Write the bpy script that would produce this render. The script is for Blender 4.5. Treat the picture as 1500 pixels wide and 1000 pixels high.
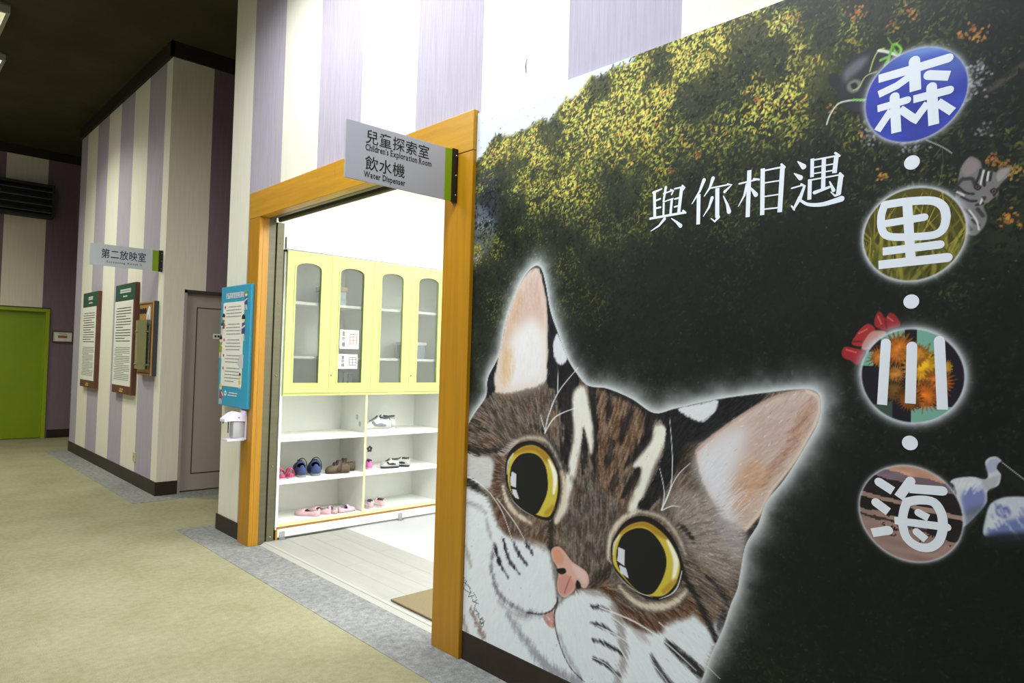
import bpy, bmesh, math, random
import numpy as np
from mathutils import Vector, Matrix, geometry

for o in list(bpy.data.objects): bpy.data.objects.remove(o)
scene = bpy.context.scene
COL = scene.collection
random.seed(7)
RNG = np.random.default_rng(11)

# ------------------------------------------------------------------ camera
FPX = 1016.38                                   # focal length in pixels of the 1500 px wide frame
CAM = np.array([0.0, 0.0, 1.36])
def _cam_axes(yaw=43.1295, pitch=1.5179, roll=1.6213):
    y, p, r = (math.radians(a) for a in (yaw, pitch, roll))
    fw = np.array([math.sin(y) * math.cos(p), math.cos(y) * math.cos(p), math.sin(p)])
    rt = np.cross(fw, [0, 0, 1]); rt /= np.linalg.norm(rt)
    up = np.cross(rt, fw)
    return fw, math.cos(r) * rt + math.sin(r) * up, -math.sin(r) * rt + math.cos(r) * up
FW, RT, UP = _cam_axes()
cd = bpy.data.cameras.new('camera'); cam = bpy.data.objects.new('camera', cd); COL.objects.link(cam)
cd.sensor_width = 36.0; cd.sensor_fit = 'HORIZONTAL'; cd.lens = FPX / 1500 * 36; cd.clip_start = 0.05
cam.matrix_world = Matrix(((RT[0], UP[0], -FW[0], CAM[0]), (RT[1], UP[1], -FW[1], CAM[1]),
                           (RT[2], UP[2], -FW[2], CAM[2]), (0, 0, 0, 1)))
scene.camera = cam

# ------------------------------------------------------------------ world, exposure, large lights
world = bpy.data.worlds.new('world'); scene.world = world; world.use_nodes = True
world.node_tree.nodes['Background'].inputs[0].default_value = (0.9, 0.93, 1.0, 1)
world.node_tree.nodes['Background'].inputs[1].default_value = 0.05
vs = scene.view_settings
vs.view_transform = 'Standard'; vs.look = 'None'; vs.gamma = 1.0; vs.use_curve_mapping = False
vs.exposure = 0.38

# ceiling luminaires: (x, y, z, size_x, size_y, watts, colour); each one is built as a fixture further down
CORRIDOR_LIGHTS = [
    (1.34, 3.40, 3.98, 0.30, 2.00, 42, (0.96, 0.99, 1.0), 'troffer'),
    (0.40, 1.50, 4.02, 0.60, 1.20, 76, (0.86, 0.94, 1.0), 'troffer'),  # added out of view to brighten the mural
    (0.49, 7.60, 4.20, 0.60, 0.60, 8, (1.0, 0.97, 0.80), 'dim'),
    (0.61, 8.84, 4.20, 0.60, 0.60, 40, (0.98, 1.0, 0.84), 'panel'),
    (-0.5, 5.20, 4.20, 0.60, 1.20, 44, (0.98, 1.0, 0.92), 'panel'),
    (-0.6, 10.7, 4.20, 0.60, 0.60, 24, (1.0, 0.98, 0.80), 'panel'),  # added out of view to lift the far wall
]
ROOM_LIGHTS = [(3.10, 3.55, 2.93, 0.60, 1.20, 12, (0.97, 1.0, 0.98)),
               (3.30, 1.95, 2.93, 0.60, 1.20, 37, (0.97, 1.0, 0.98)),
               (4.90, 2.40, 2.93, 0.60, 1.20, 29, (0.97, 1.0, 0.98))]

# ------------------------------------------------------------------ helpers
def lin(c):
    return tuple(((v / 255) / 12.92 if v / 255 <= .04045 else ((v / 255 + .055) / 1.055) ** 2.4) for v in c)

def mat(name, rgb, rough=0.6, metal=0.0, noise=None, bump=None, spec=0.5, srgb=True):
    """noise=(scale xyz, amount, detail) tints the base colour; bump=(scale xyz, strength, distance)"""
    m = bpy.data.materials.new(name); m.use_nodes = True
    nt = m.node_tree; b = nt.nodes['Principled BSDF']
    c = lin(rgb) if srgb else rgb
    b.inputs['Base Color'].default_value = (*c, 1)
    b.inputs['Roughness'].default_value = rough; b.inputs['Metallic'].default_value = metal
    b.inputs['Specular IOR Level'].default_value = spec
    def tex(scale, detail):
        tc = nt.nodes.new('ShaderNodeTexCoord'); mp = nt.nodes.new('ShaderNodeMapping')
        mp.inputs['Scale'].default_value = scale
        n = nt.nodes.new('ShaderNodeTexNoise'); n.inputs['Scale'].default_value = 1.0
        n.inputs['Detail'].default_value = detail; n.inputs['Roughness'].default_value = .65
        nt.links.new(tc.outputs['Object'], mp.inputs[0]); nt.links.new(mp.outputs[0], n.inputs['Vector'])
        return n
    if noise:
        n = tex(noise[0], noise[2] if len(noise) > 2 else 4)
        r = nt.nodes.new('ShaderNodeMapRange'); r.inputs[1].default_value = .28; r.inputs[2].default_value = .72
        r.inputs[3].default_value = 1 - noise[1]; r.inputs[4].default_value = 1 + noise[1]
        nt.links.new(n.outputs['Fac'], r.inputs[0])
        mx = nt.nodes.new('ShaderNodeVectorMath'); mx.operation = 'SCALE'
        mx.inputs[0].default_value = c; nt.links.new(r.outputs[0], mx.inputs['Scale'])
        nt.links.new(mx.outputs[0], b.inputs['Base Color'])
    if bump:
        n = tex(bump[0], 4)
        bp = nt.nodes.new('ShaderNodeBump'); bp.inputs['Strength'].default_value = bump[1]
        bp.inputs['Distance'].default_value = bump[2]
        nt.links.new(n.outputs['Fac'], bp.inputs['Height']); nt.links.new(bp.outputs[0], b.inputs['Normal'])
    return m

def emit(name, rgb, strength):
    m = bpy.data.materials.new(name); m.use_nodes = True; nt = m.node_tree
    e = nt.nodes.new('ShaderNodeEmission'); e.inputs[0].default_value = (*rgb, 1); e.inputs[1].default_value = strength
    nt.links.new(e.outputs[0], nt.nodes['Material Output'].inputs[0]); nt.nodes.remove(nt.nodes['Principled BSDF'])
    return m

def glass(name, tint, gloss=.12, haze=.0, hazecol=(.8, .8, .8)):
    m = bpy.data.materials.new(name); m.use_nodes = True; nt = m.node_tree
    nt.nodes.remove(nt.nodes['Principled BSDF'])
    t = nt.nodes.new('ShaderNodeBsdfTransparent'); t.inputs[0].default_value = (*tint, 1)
    g = nt.nodes.new('ShaderNodeBsdfGlossy'); g.inputs['Roughness'].default_value = .04
    f = nt.nodes.new('ShaderNodeFresnel'); f.inputs[0].default_value = 1.5
    mx = nt.nodes.new('ShaderNodeMixShader'); nt.links.new(f.outputs[0], mx.inputs[0])
    d = nt.nodes.new('ShaderNodeBsdfDiffuse'); d.inputs[0].default_value = (*hazecol, 1)
    m2 = nt.nodes.new('ShaderNodeMixShader'); m2.inputs[0].default_value = haze
    nt.links.new(t.outputs[0], m2.inputs[1]); nt.links.new(d.outputs[0], m2.inputs[2])
    nt.links.new(m2.outputs[0], mx.inputs[1]); nt.links.new(g.outputs[0], mx.inputs[2])
    nt.links.new(mx.outputs[0], nt.nodes['Material Output'].inputs[0])
    return m

class MB:
    """collects shapes and links them as ONE mesh object"""
    def __init__(s): s.v = []; s.f = []
    def add(s, vs, fs):
        k = len(s.v); s.v += [tuple(map(float, p)) for p in vs]; s.f += [tuple(i + k for i in f) for f in fs]; return s
    def box(s, x0, x1, y0, y1, z0, z1, bev=0.0):
        if x0 > x1: x0, x1 = x1, x0
        if y0 > y1: y0, y1 = y1, y0
        if z0 > z1: z0, z1 = z1, z0
        if bev <= 0:
            vs = [(x, y, z) for x in (x0, x1) for y in (y0, y1) for z in (z0, z1)]
            return s.add(vs, [(0, 1, 3, 2), (4, 6, 7, 5), (0, 4, 5, 1), (2, 3, 7, 6), (0, 2, 6, 4), (1, 5, 7, 3)])
        bm = bmesh.new(); bmesh.ops.create_cube(bm, size=1)
        for v in bm.verts: v.co = ((x0 + x1) / 2 + v.co.x * (x1 - x0), (y0 + y1) / 2 + v.co.y * (y1 - y0), (z0 + z1) / 2 + v.co.z * (z1 - z0))
        bmesh.ops.bevel(bm, geom=bm.edges[:], offset=bev, segments=2, affect='EDGES', profile=.6)
        return s.bm(bm)
    def bm(s, bm, M=None):
        bm.verts.ensure_lookup_table()
        for i, v in enumerate(bm.verts): v.index = i
        s.add([(M @ v.co) if M else v.co.copy() for v in bm.verts], [[v.index for v in f.verts] for f in bm.faces]); bm.free(); return s
    def prism(s, loops, mp, w0, w1):
        """loops[0] outline, the rest holes, all 2D; mp(u, v, w) -> xyz; extruded from w0 to w1"""
        flat = [p for l in loops for p in l]
        tris = geometry.tessellate_polygon([[Vector((p[0], p[1], 0)) for p in l] for l in loops])
        n = len(flat)
        vs = [mp(p[0], p[1], w0) for p in flat] + [mp(p[0], p[1], w1) for p in flat]
        fs = [tuple(t) for t in tris] + [tuple(i + n for i in reversed(t)) for t in tris]
        k = 0
        for l in loops:
            m = len(l)
            for i in range(m):
                a, b = k + i, k + (i + 1) % m
                fs.append((a, b, b + n, a + n))
            k += m
        return s.add(vs, fs)
    def tube(s, pts, r, n=8, cap=True):
        pts = [Vector(p) for p in pts]; rs = r if isinstance(r, (list, tuple)) else [r] * len(pts)
        vs = []; fs = []
        for i, p in enumerate(pts):
            t = (pts[min(i + 1, len(pts) - 1)] - pts[max(i - 1, 0)]).normalized()
            a = t.cross(Vector((0, 0, 1)) if abs(t.z) < .9 else Vector((1, 0, 0))).normalized(); b = t.cross(a)
            for k in range(n):
                q = 2 * math.pi * k / n
                vs.append(p + (a * math.cos(q) + b * math.sin(q)) * rs[i])
        for i in range(len(pts) - 1):
            for k in range(n):
                k2 = (k + 1) % n
                fs.append((i * n + k, i * n + k2, (i + 1) * n + k2, (i + 1) * n + k))
        if cap: fs.append(tuple(range(n))[::-1]); fs.append(tuple((len(pts) - 1) * n + k for k in range(n)))
        return s.add(vs, fs)
    def build(s, name, m, parent=None, smooth=False, fix=True):
        me = bpy.data.meshes.new(name)
        off = root_of(parent)
        me.from_pydata([(v[0] - off[0], v[1] - off[1], v[2] - off[2]) for v in s.v], [], s.f)
        if fix:
            b = bmesh.new(); b.from_mesh(me); bmesh.ops.recalc_face_normals(b, faces=b.faces); b.to_mesh(me); b.free()
        me.materials.append(m)
        if smooth:
            me.polygons.foreach_set('use_smooth', [True] * len(me.polygons))
            try: me.set_sharp_from_angle(angle=math.radians(50))
            except Exception: pass
        o = bpy.data.objects.new(name, me); COL.objects.link(o); o.parent = parent
        return o

def root_of(p):
    while p is not None and p.parent is not None: p = p.parent
    return tuple(p.location) if p is not None else (0, 0, 0)
def tag(o, label=None, cat=None, group=None, kind=None):
    if label: o['label'] = label
    if cat: o['category'] = cat
    if group: o['group'] = group
    if kind: o['kind'] = kind
    return o
def thing(name, loc, label=None, cat=None, group=None, kind=None):
    o = bpy.data.objects.new(name, None); COL.objects.link(o); o.location = loc; o.empty_display_size = .05
    return tag(o, label, cat, group, kind)
def bx(name, m, parent, *a, **k):
    bev = k.pop('bev', 0); return MB().box(*a, bev=bev).build(name, m, parent)

# orientation maps: (u right, v up, w towards the viewer)
def face_mx(x):  return lambda u, v, w: (x - w, -u, v)       # surface facing -X (long corridor wall): u = -Y
def face_my(y):  return lambda u, v, w: (u, y - w, v)        # surface facing -Y

def arc(cx, cy, r, a0, a1, n):
    return [(cx + r * math.cos(math.radians(a0 + (a1 - a0) * i / n)), cy + r * math.sin(math.radians(a0 + (a1 - a0) * i / n))) for i in range(n + 1)]
def circle(cx, cy, r, n=24): return arc(cx, cy, r, 0, 360 * (n - 1) / n, n - 1)
def rrect(x0, y0, x1, y1, r, n=4):
    return arc(x1 - r, y1 - r, r, 0, 90, n) + arc(x0 + r, y1 - r, r, 90, 180, n) + arc(x0 + r, y0 + r, r, 180, 270, n) + arc(x1 - r, y0 + r, r, 270, 360, n)

def stroke_poly(pts, ws, cap0='round', cap1='round', n=6):
    """outline polygon of a pen stroke through 2D pts with widths ws"""
    P = [Vector(p) for p in pts]; L = []; Rr = []
    for i, p in enumerate(P):
        t = Vector((0, 0))
        if i > 0: t += (P[i] - P[i - 1]).normalized()
        if i < len(P) - 1: t += (P[i + 1] - P[i]).normalized()
        t.normalize(); nrm = Vector((-t.y, t.x)); w = ws[i] / 2
        L.append(p + nrm * w); Rr.append(p - nrm * w)
    out = list(Rr)
    def capf(c, frm, to):
        a0 = math.atan2(frm.y - c.y, frm.x - c.x); r = (frm - c).length
        return [Vector((c.x + r * math.cos(a0 + math.pi * k / n), c.y + r * math.sin(a0 + math.pi * k / n))) for k in range(1, n)]
    if cap1 == 'round': out += capf(P[-1], Rr[-1], L[-1])
    out += L[::-1]
    if cap0 == 'round': out += capf(P[0], L[0], Rr[0])
    return [(v.x, v.y) for v in out]

def put_serif(name, body, m, parent, mp, u0, u1, v0, v1, w=.0008, bold=.02):
    """a line of bold roman lettering with slab serifs, stretched to the box"""
    SER = {'C': '', 'h': 'ac2', 'i': 'm3', 'l': 'm3', 'd': 'b4', 'r': 'a2', 'n': 'ab2', 'E': 'a1', 'x': 'abAB', 'p': 'a2', 'R': 'ab1', 'm': 'amb2', 'W': 'AMB', 'D': 'a1'}
    V, F, x = [], [], 0.0
    for ch in body:
        if ch == ' ': x += .30; continue
        me = text_mesh(ch, bold); co = np.array([v.co[:2] for v in me.vertices]); fs = [list(p.vertices) for p in me.polygons]
        bpy.data.meshes.remove(me)
        lo, hi = co.min(0), co.max(0); wd = hi[0] - lo[0]; st = min(.11, wd * .5)
        k = len(V); V += [(p[0] - lo[0] + x, p[1]) for p in co]; F += [[i + k for i in f] for f in fs]
        def bar(c, y):
            k = len(V); V.extend([(x + c - st, y - .022), (x + c + st, y - .022), (x + c + st, y + .022), (x + c - st, y + .022)]); F.append([k, k + 1, k + 2, k + 3])
        for s_ in SER.get(ch, ''):
            if s_ == 'a': bar(st * .55, lo[1] + .022)
            elif s_ == 'b': bar(wd - st * .55, lo[1] + .022)
            elif s_ == 'c': bar(wd - st * .55, lo[1] + .022)
            elif s_ == 'm': bar(wd / 2, lo[1] + .022)
            elif s_ == 'A': bar(st * .55, hi[1] - .022)
            elif s_ == 'B': bar(wd - st * .55, hi[1] - .022)
            elif s_ == 'M': bar(wd / 2, hi[1] - .022)
            elif s_ == '1': bar(st * .5, hi[1] - .022)
            elif s_ == '2': bar(st * .2, hi[1] - .022)
            elif s_ == '3': bar(wd * .2, (hi[1] if ch == 'l' else .5) - .022)
            elif s_ == '4': bar(wd - st * .9, hi[1] - .022)
        x += wd + .085
    co = np.array(V); lo, hi = co.min(0), co.max(0); off = root_of(parent)
    me = bpy.data.meshes.new(name); vv = []
    for p in co:
        q = mp(u0 + (p[0] - lo[0]) / (hi[0] - lo[0]) * (u1 - u0), v0 + (p[1] - lo[1]) / (hi[1] - lo[1]) * (v1 - v0), w); vv.append((q[0] - off[0], q[1] - off[1], q[2] - off[2]))
    me.from_pydata(vv, [], F); me.materials.append(m)
    o = bpy.data.objects.new(name, me); COL.objects.link(o); o.parent = parent
    return o
def text_mesh(body, bold=0.0, spacing=1.0, align='LEFT'):
    c = bpy.data.curves.new('txt', 'FONT'); c.body = body; c.size = 1; c.offset = bold; c.space_character = spacing
    c.resolution_u = 3
    o = bpy.data.objects.new('txt', c); COL.objects.link(o)
    me = bpy.data.meshes.new_from_object(o.evaluated_get(bpy.context.evaluated_depsgraph_get()))
    bpy.data.objects.remove(o); bpy.data.curves.remove(c)
    return me
def put_text(name, body, m, parent, mp, u0, u1, v0, v1, w=.0008, bold=0.0, spacing=1.0):
    """flat lettering stretched to the box u0..u1, v0..v1"""
    tm = text_mesh(body, 0.0, spacing); co = np.array([v.co[:] for v in tm.vertices]); fs = [list(p.vertices) for p in tm.polygons]
    bpy.data.meshes.remove(tm); lo, hi = co.min(0), co.max(0); off = root_of(parent); V, F = [], []
    for i, (du, dv) in enumerate(((-bold, 0), (bold, 0), (0, -bold), (0, bold)) if bold else ((0, 0),)):    # heavier strokes by overprinting
        k = len(V)
        for p in co:
            a = u0 + (p[0] + du - lo[0]) / (hi[0] - lo[0]) * (u1 - u0); b = v0 + (p[1] + dv - lo[1]) / (hi[1] - lo[1]) * (v1 - v0)
            q = mp(a, b, w + .00006 * i); V.append((q[0] - off[0], q[1] - off[1], q[2] - off[2]))
        F += [[j + k for j in f] for f in fs]
    me = bpy.data.meshes.new(name); me.from_pydata(V, [], F); me.materials.append(m)
    o = bpy.data.objects.new(name, me); COL.objects.link(o); o.parent = parent
    return o
# ------------------------------------------------------------------ measured layout (metres)
D = 2.0514            # plane of the long corridor wall (faces -X)
ZC = 4.28             # corridor ceiling
A_END = 5.44          # far end of the door wall
B0, B1 = 6.985, 10.70 # the second wall block
YC = 12.30            # far wall (faces -Y)
DOOR0, DOOR1, DOORZ = 2.66, 4.80, 2.325
MUR0, MUR1, MURZ0, MURZ1 = -0.70, 2.452, 0.127, 2.495

# ------------------------------------------------------------------ materials
M = {}
M['cream'] = mat('cream_wallpaper', (226, 224, 212), .85, noise=((60, 60, 3), .05, 3), bump=((260, 260, 9), .35, .004), spec=.2)
M['lilac'] = mat('lilac_wallpaper', (172, 166, 182), .85, noise=((110, 110, 4), .12, 3), bump=((300, 300, 10), .45, .004), spec=.2)
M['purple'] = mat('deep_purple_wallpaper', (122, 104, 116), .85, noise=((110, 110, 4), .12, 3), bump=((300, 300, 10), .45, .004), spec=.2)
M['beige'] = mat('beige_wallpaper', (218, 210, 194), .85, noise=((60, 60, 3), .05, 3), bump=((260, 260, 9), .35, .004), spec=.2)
M['plaster'] = mat('plaster', (215, 210, 195), .9)
M['base'] = mat('dark_baseboard', (48, 38, 30), .45, noise=((9, 9, 9), .25), spec=.3)
M['crown'] = mat('dark_crown', (34, 24, 18), .7)
M['ceiling'] = mat('dark_ceiling', (66, 62, 46), .95, noise=((1.2, 1.2, 1.2), .25), spec=.1)
M['wood_v'] = mat('orange_wood_vertical', (174, 122, 10), .38, noise=((38, 38, 1.6), .16, 5), bump=((60, 60, 3), .06, .002))
M['wood_h'] = mat('orange_wood_horizontal', (184, 134, 22), .38, noise=((38, 1.6, 38), .16, 5), bump=((60, 3, 60), .06, .002))
M['bronze'] = mat('bronze_metal', (98, 94, 72), .45, metal=.3, noise=((3, 3, 40), .1))
M['bronze_dark'] = mat('bronze_metal_groove', (34, 32, 26), .5, metal=.4)
M['steel'] = mat('steel', (170, 170, 165), .3, metal=1)
M['white'] = mat('white_laminate', (236, 237, 230), .45, noise=((6, 6, 6), .02))
M['white_wall'] = mat('white_wall_paint', (240, 240, 236), .8)
M['lime'] = mat('lime_lacquer', (196, 212, 124), .4, noise=((5, 5, 5), .03))
M['lime_edge'] = mat('lime_edge_banding', (226, 230, 164), .5)
M['tan_edge'] = mat('worn_tan_edge', (150, 104, 50), .6, noise=((14, 60, 60), .3))
M['glass'] = glass('cabinet_glass', (.99, 1, .99), haze=.05, hazecol=(.6, .66, .6))
M['acrylic'] = glass('yellow_acrylic', (.86, .87, .42), haze=.28, hazecol=(.55, .53, .16))
M['clear'] = glass('clear_plastic', (.92, .95, .95), haze=.25, hazecol=(.75, .78, .8))
M['grey_door'] = mat('mauve_grey_door', (156, 144, 136), .6, noise=((4, 4, 1.2), .06))
M['line'] = mat('dark_brown_line_and_shade', (52, 42, 36), .6)
M['green_door'] = mat('green_door', (124, 146, 0), .45, noise=((2, 2, 2), .07))
M['green_frame'] = mat('green_door_frame', (140, 160, 14), .45)
M['sign_grey'] = mat('silver_sign_face', (178, 177, 186), .42, metal=.1)
M['sign_pale'] = mat('pale_grey_sign_face', (196, 202, 210), .45)
M['sign_green'] = mat('sign_green_band', (128, 156, 8), .45)
M['black'] = mat('black_metal', (22, 22, 24), .4)
M['ink'] = mat('black_print', (22, 20, 24), .6)
M['ink_blue'] = mat('navy_print', (32, 30, 62), .6)
M['ink_grey'] = mat('grey_print', (96, 92, 92), .7)
M['brown_board'] = mat('dark_red_brown_wood', (96, 56, 42), .5, noise=((30, 30, 3), .2))
M['paper'] = mat('white_paper', (228, 229, 222), .6)
M['green_head'] = mat('dark_green_print', (22, 78, 58), .5)
M['oak'] = mat('oak_panel', (176, 132, 72), .5, noise=((60, 60, 4), .18, 5))
M['charcoal'] = mat('charcoal_edge', (52, 54, 62), .6)
M['blue'] = mat('blue_print', (44, 152, 190), .45)
M['skin'] = mat('pale_skin_print', (236, 208, 186), .6)
M['red_print'] = mat('red_print', (180, 60, 80), .6)
M['navy_print'] = mat('deep_blue_print', (54, 66, 128), .6)
M['yellow_print'] = mat('yellow_print', (222, 190, 92), .6)
M['white_print'] = mat('white_print', (226, 228, 234), .55)
M['lavender_plastic'] = mat('lavender_white_plastic', (222, 216, 238), .3)
M['bottle'] = glass('bottle_plastic', (.9, .92, .95), haze=.5, hazecol=(.82, .83, .88))
M['beige_plastic'] = mat('beige_plastic', (196, 184, 140), .4)
M['white_plastic'] = mat('white_plastic', (226, 226, 220), .4)
M['dark_grille'] = mat('dark_grille', (26, 26, 24), .6)
M['slat'] = mat('grey_slat', (92, 94, 96), .45, metal=.3)
M['lamp'] = emit('lamp_diffuser', (1.0, .98, .92), 6.0)
M['lamp_room'] = emit('room_lamp_diffuser', (1, 1, 1), 8.0)
M['lamp_dim'] = emit('lamp_diffuser_frosted', (.75, .66, .42), .8)
M['fix'] = mat('fixture_enamel', (150, 148, 140), .5)
M['mat_brown'] = mat('brown_door_mat', (122, 110, 84), .95, noise=((160, 160, 160), .18), bump=((400, 400, 400), .5, .004), spec=.1)
M['room_floor'] = mat('pale_room_floor', (186, 186, 188), .55, noise=((2, 9, 2), .02))
M['vinyl_edge'] = mat('vinyl_edge', (170, 168, 160), .5)

def carpet_mat(name, rgb, rgb2, fleck):
    m = bpy.data.materials.new(name); m.use_nodes = True; nt = m.node_tree; b = nt.nodes['Principled BSDF']
    b.inputs['Roughness'].default_value = .97; b.inputs['Specular IOR Level'].default_value = .05
    tc = nt.nodes.new('ShaderNodeTexCoord')
    n1 = nt.nodes.new('ShaderNodeTexNoise'); n1.inputs['Scale'].default_value = 1.7; n1.inputs['Detail'].default_value = 6; n1.inputs['Roughness'].default_value = .62
    n2 = nt.nodes.new('ShaderNodeTexNoise'); n2.inputs['Scale'].default_value = 190; n2.inputs['Detail'].default_value = 3
    n3 = nt.nodes.new('ShaderNodeTexNoise'); n3.inputs['Scale'].default_value = 28; n3.inputs['Detail'].default_value = 4
    for n in (n1, n2, n3): nt.links.new(tc.outputs['Object'], n.inputs['Vector'])
    mx = nt.nodes.new('ShaderNodeMix'); mx.data_type = 'RGBA'
    mx.inputs[6].default_value = (*lin(rgb), 1); mx.inputs[7].default_value = (*lin(rgb2), 1)
    r1 = nt.nodes.new('ShaderNodeMapRange'); r1.inputs[1].default_value = .35; r1.inputs[2].default_value = .68
    nt.links.new(n1.outputs['Fac'], r1.inputs[0]); nt.links.new(r1.outputs[0], mx.inputs[0])
    ad = nt.nodes.new('ShaderNodeMath'); ad.operation = 'ADD'
    nt.links.new(n2.outputs['Fac'], ad.inputs[0]); nt.links.new(n3.outputs['Fac'], ad.inputs[1])
    r2 = nt.nodes.new('ShaderNodeMapRange'); r2.inputs[1].default_value = .7; r2.inputs[2].default_value = 1.3
    r2.inputs[3].default_value = 1 - fleck; r2.inputs[4].default_value = 1 + fleck
    nt.links.new(ad.outputs[0], r2.inputs[0])
    sc = nt.nodes.new('ShaderNodeVectorMath'); sc.operation = 'SCALE'
    nt.links.new(mx.outputs[2], sc.inputs[0]); nt.links.new(r2.outputs[0], sc.inputs['Scale'])
    nt.links.new(sc.outputs[0], b.inputs['Base Color'])
    bp = nt.nodes.new('ShaderNodeBump'); bp.inputs['Strength'].default_value = .6; bp.inputs['Distance'].default_value = .006
    nt.links.new(n2.outputs['Fac'], bp.inputs['Height']); nt.links.new(bp.outputs[0], b.inputs['Normal'])
    return m
M['carpet'] = carpet_mat('olive_beige_carpet', (147, 144, 118), (134, 129, 100), .14)
M['carpet_grey'] = carpet_mat('speckled_grey_carpet', (134, 134, 132), (122, 122, 121), .34)
M['plank'] = mat('pale_wood_vinyl', (150, 149, 143), .5, noise=((26, 1.6, 26), .07, 6))

# ------------------------------------------------------------------ the setting
def struct(o): o['kind'] = 'structure'; return o
fl = struct(bx('floor', M['carpet'], None, -3.2, 6.6, -3.0, 13.0, -0.10, 0.0))
g = MB()
g.box(1.795, 2.128, -3.0, A_END + .14, -.02, .0015)
g.box(2.128, 4.0, A_END, A_END + .14, -.02, .0015)
g.build('carpet_border', M['carpet_grey'], fl)
g = MB(); g.box(1.795, D + .02, B0 - .25, B1, -.02, .0015); g.box(D + .02, 4.0, B0 - .25, B0 + .02, -.02, .0015)
g.build('carpet_border', M['carpet_grey'], fl)

struct(bx('ceiling', M['ceiling'], None, -3.2, 4.4, -3.0, 13.0, ZC, ZC + .1))

# wall with the doorway: core + wallpaper strips
w = MB()
w.box(D, 2.20, -3.0, 2.56, 0, ZC); w.box(D, 2.20, 4.90, A_END, 0, ZC); w.box(D, 2.20, 2.56, 4.90, 2.42, ZC)
wd = struct(w.build('wall_door', M['plaster']))
EDG = [A_END, 5.07, 4.55, 4.03, 3.515, 2.965, 2.44, 1.90, 1.365, .835, .305, -.225, -.755, -1.285, -1.815, -2.345, -3.0]
for i in range(len(EDG) - 1):
    y1, y0 = EDG[i], EDG[i + 1]
    s = MB(); m = M['cream'] if i % 2 == 0 else M['lilac']
    if y0 >= 4.985 or y1 <= MUR0: s.box(D - .002, D, y0, y1, 0, ZC)
    elif y1 > 4.985:
        s.box(D - .002, D, 4.985, y1, 0, ZC); s.box(D - .002, D, y0, 4.985, 2.45, ZC)
    elif y0 < MUR0 < y1:
        s.box(D - .002, D, y0, MUR0, 0, ZC); s.box(D - .002, D, MUR0, y1, 2.40, ZC)
    else: s.box(D - .002, D, y0, y1, 2.45 if y0 >= 2.44 else 2.40, ZC)
    s.build('wallpaper_strip', m, wd)
q_ = MB(); q_.prism([stroke_poly([(-2.145, 2.66), (-2.150, 2.63), (-2.146, 2.60)], [.003, .007, .004])], face_mx(D - .002), 0, .0005); q_.build('scuff_mark', M['line'], wd)
bx('wall_end_paper', M['lilac'], wd, D, 2.20, A_END, A_END + .002, 0, ZC)

# second block
w = MB(); w.box(D, 2.235, B0, B1, 0, ZC); w.box(2.235, 4.0, B0, B0 + .15, 1.945, ZC); w.box(3.14, 4.0, B0, B0 + .15, 0, 1.945)
wb = struct(w.build('wall_screening', M['plaster']))
EDB = [B0, 7.16, 7.695, 8.225, 8.755, 9.285, 9.815, 10.345, B1]
for i in range(len(EDB) - 1):
    bx('wallpaper_strip', M['cream'] if i % 2 == 0 else M['lilac'], wb, D - .002, D, EDB[i], EDB[i + 1], 0, ZC)
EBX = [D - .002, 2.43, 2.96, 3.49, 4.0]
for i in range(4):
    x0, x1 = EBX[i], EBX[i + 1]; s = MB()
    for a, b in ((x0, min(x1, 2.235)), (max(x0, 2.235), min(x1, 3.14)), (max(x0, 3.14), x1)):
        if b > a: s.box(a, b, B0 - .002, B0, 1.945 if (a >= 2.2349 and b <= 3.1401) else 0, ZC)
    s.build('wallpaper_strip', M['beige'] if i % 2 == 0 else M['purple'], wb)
struct(bx('wall_niche', M['cream'], None, 4.0, 4.15, A_END - .2, B0 + .15, 0, ZC))

# far wall with the green door
w = MB(); w.box(-3.2, 1.07, YC, YC + .15, 0, ZC); w.box(1.07, 2.035, YC, YC + .15, 1.92, ZC); w.box(2.035, 4.0, YC, YC + .15, 0, ZC)
wc = struct(w.build('wall_far', M['plaster']))
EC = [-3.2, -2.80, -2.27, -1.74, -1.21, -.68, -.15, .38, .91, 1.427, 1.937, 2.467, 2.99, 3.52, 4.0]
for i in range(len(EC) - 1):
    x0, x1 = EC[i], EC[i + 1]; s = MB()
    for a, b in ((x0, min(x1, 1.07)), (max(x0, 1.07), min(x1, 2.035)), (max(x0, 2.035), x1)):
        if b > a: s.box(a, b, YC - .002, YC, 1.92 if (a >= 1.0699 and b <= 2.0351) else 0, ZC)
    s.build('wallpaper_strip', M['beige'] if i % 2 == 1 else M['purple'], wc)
wl = struct(bx('wall_left', M['cream'], None, -3.35, -3.2, -3.0, 13.0, 0, ZC))
struct(bx('wall_back', M['cream'], None, -3.2, D, -3.15, -3.0, 0, ZC))

# baseboards and crown
b = MB(); b.box(D - .014, D - .002, -3.0, 2.452, 0, .125, bev=.003); struct(b.build('baseboard_door', M['base']))
b = MB(); b.box(D - .014, D - .002, 4.992, A_END, 0, .118, bev=.003); b.box(D - .014, 2.20, A_END, A_END + .012, 0, .118); struct(b.build('baseboard_corner', M['base']))
b = MB(); b.box(D - .014, D - .002, B0 - .012, B1, 0, .128, bev=.003); b.box(D - .014, 2.235, B0 - .014, B0 - .002, 0, .128, bev=.003); struct(b.build('baseboard_screening', M['base']))
struct(bx('baseboard_far', M['base'], None, 2.06, 4.0, YC - .014, YC - .002, 0, .125))
struct(bx('baseboard_far_left', M['base'], None, -3.2, 1.05, YC - .014, YC - .002, 0, .125))
c = MB(); c.box(D - .03, D - .002, B0 - .03, B1, 4.135, ZC); c.box(D - .03, 4.0, B0 - .03, B0 - .002, 4.135, ZC); struct(c.build('trim_1', M['crown']))
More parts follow.
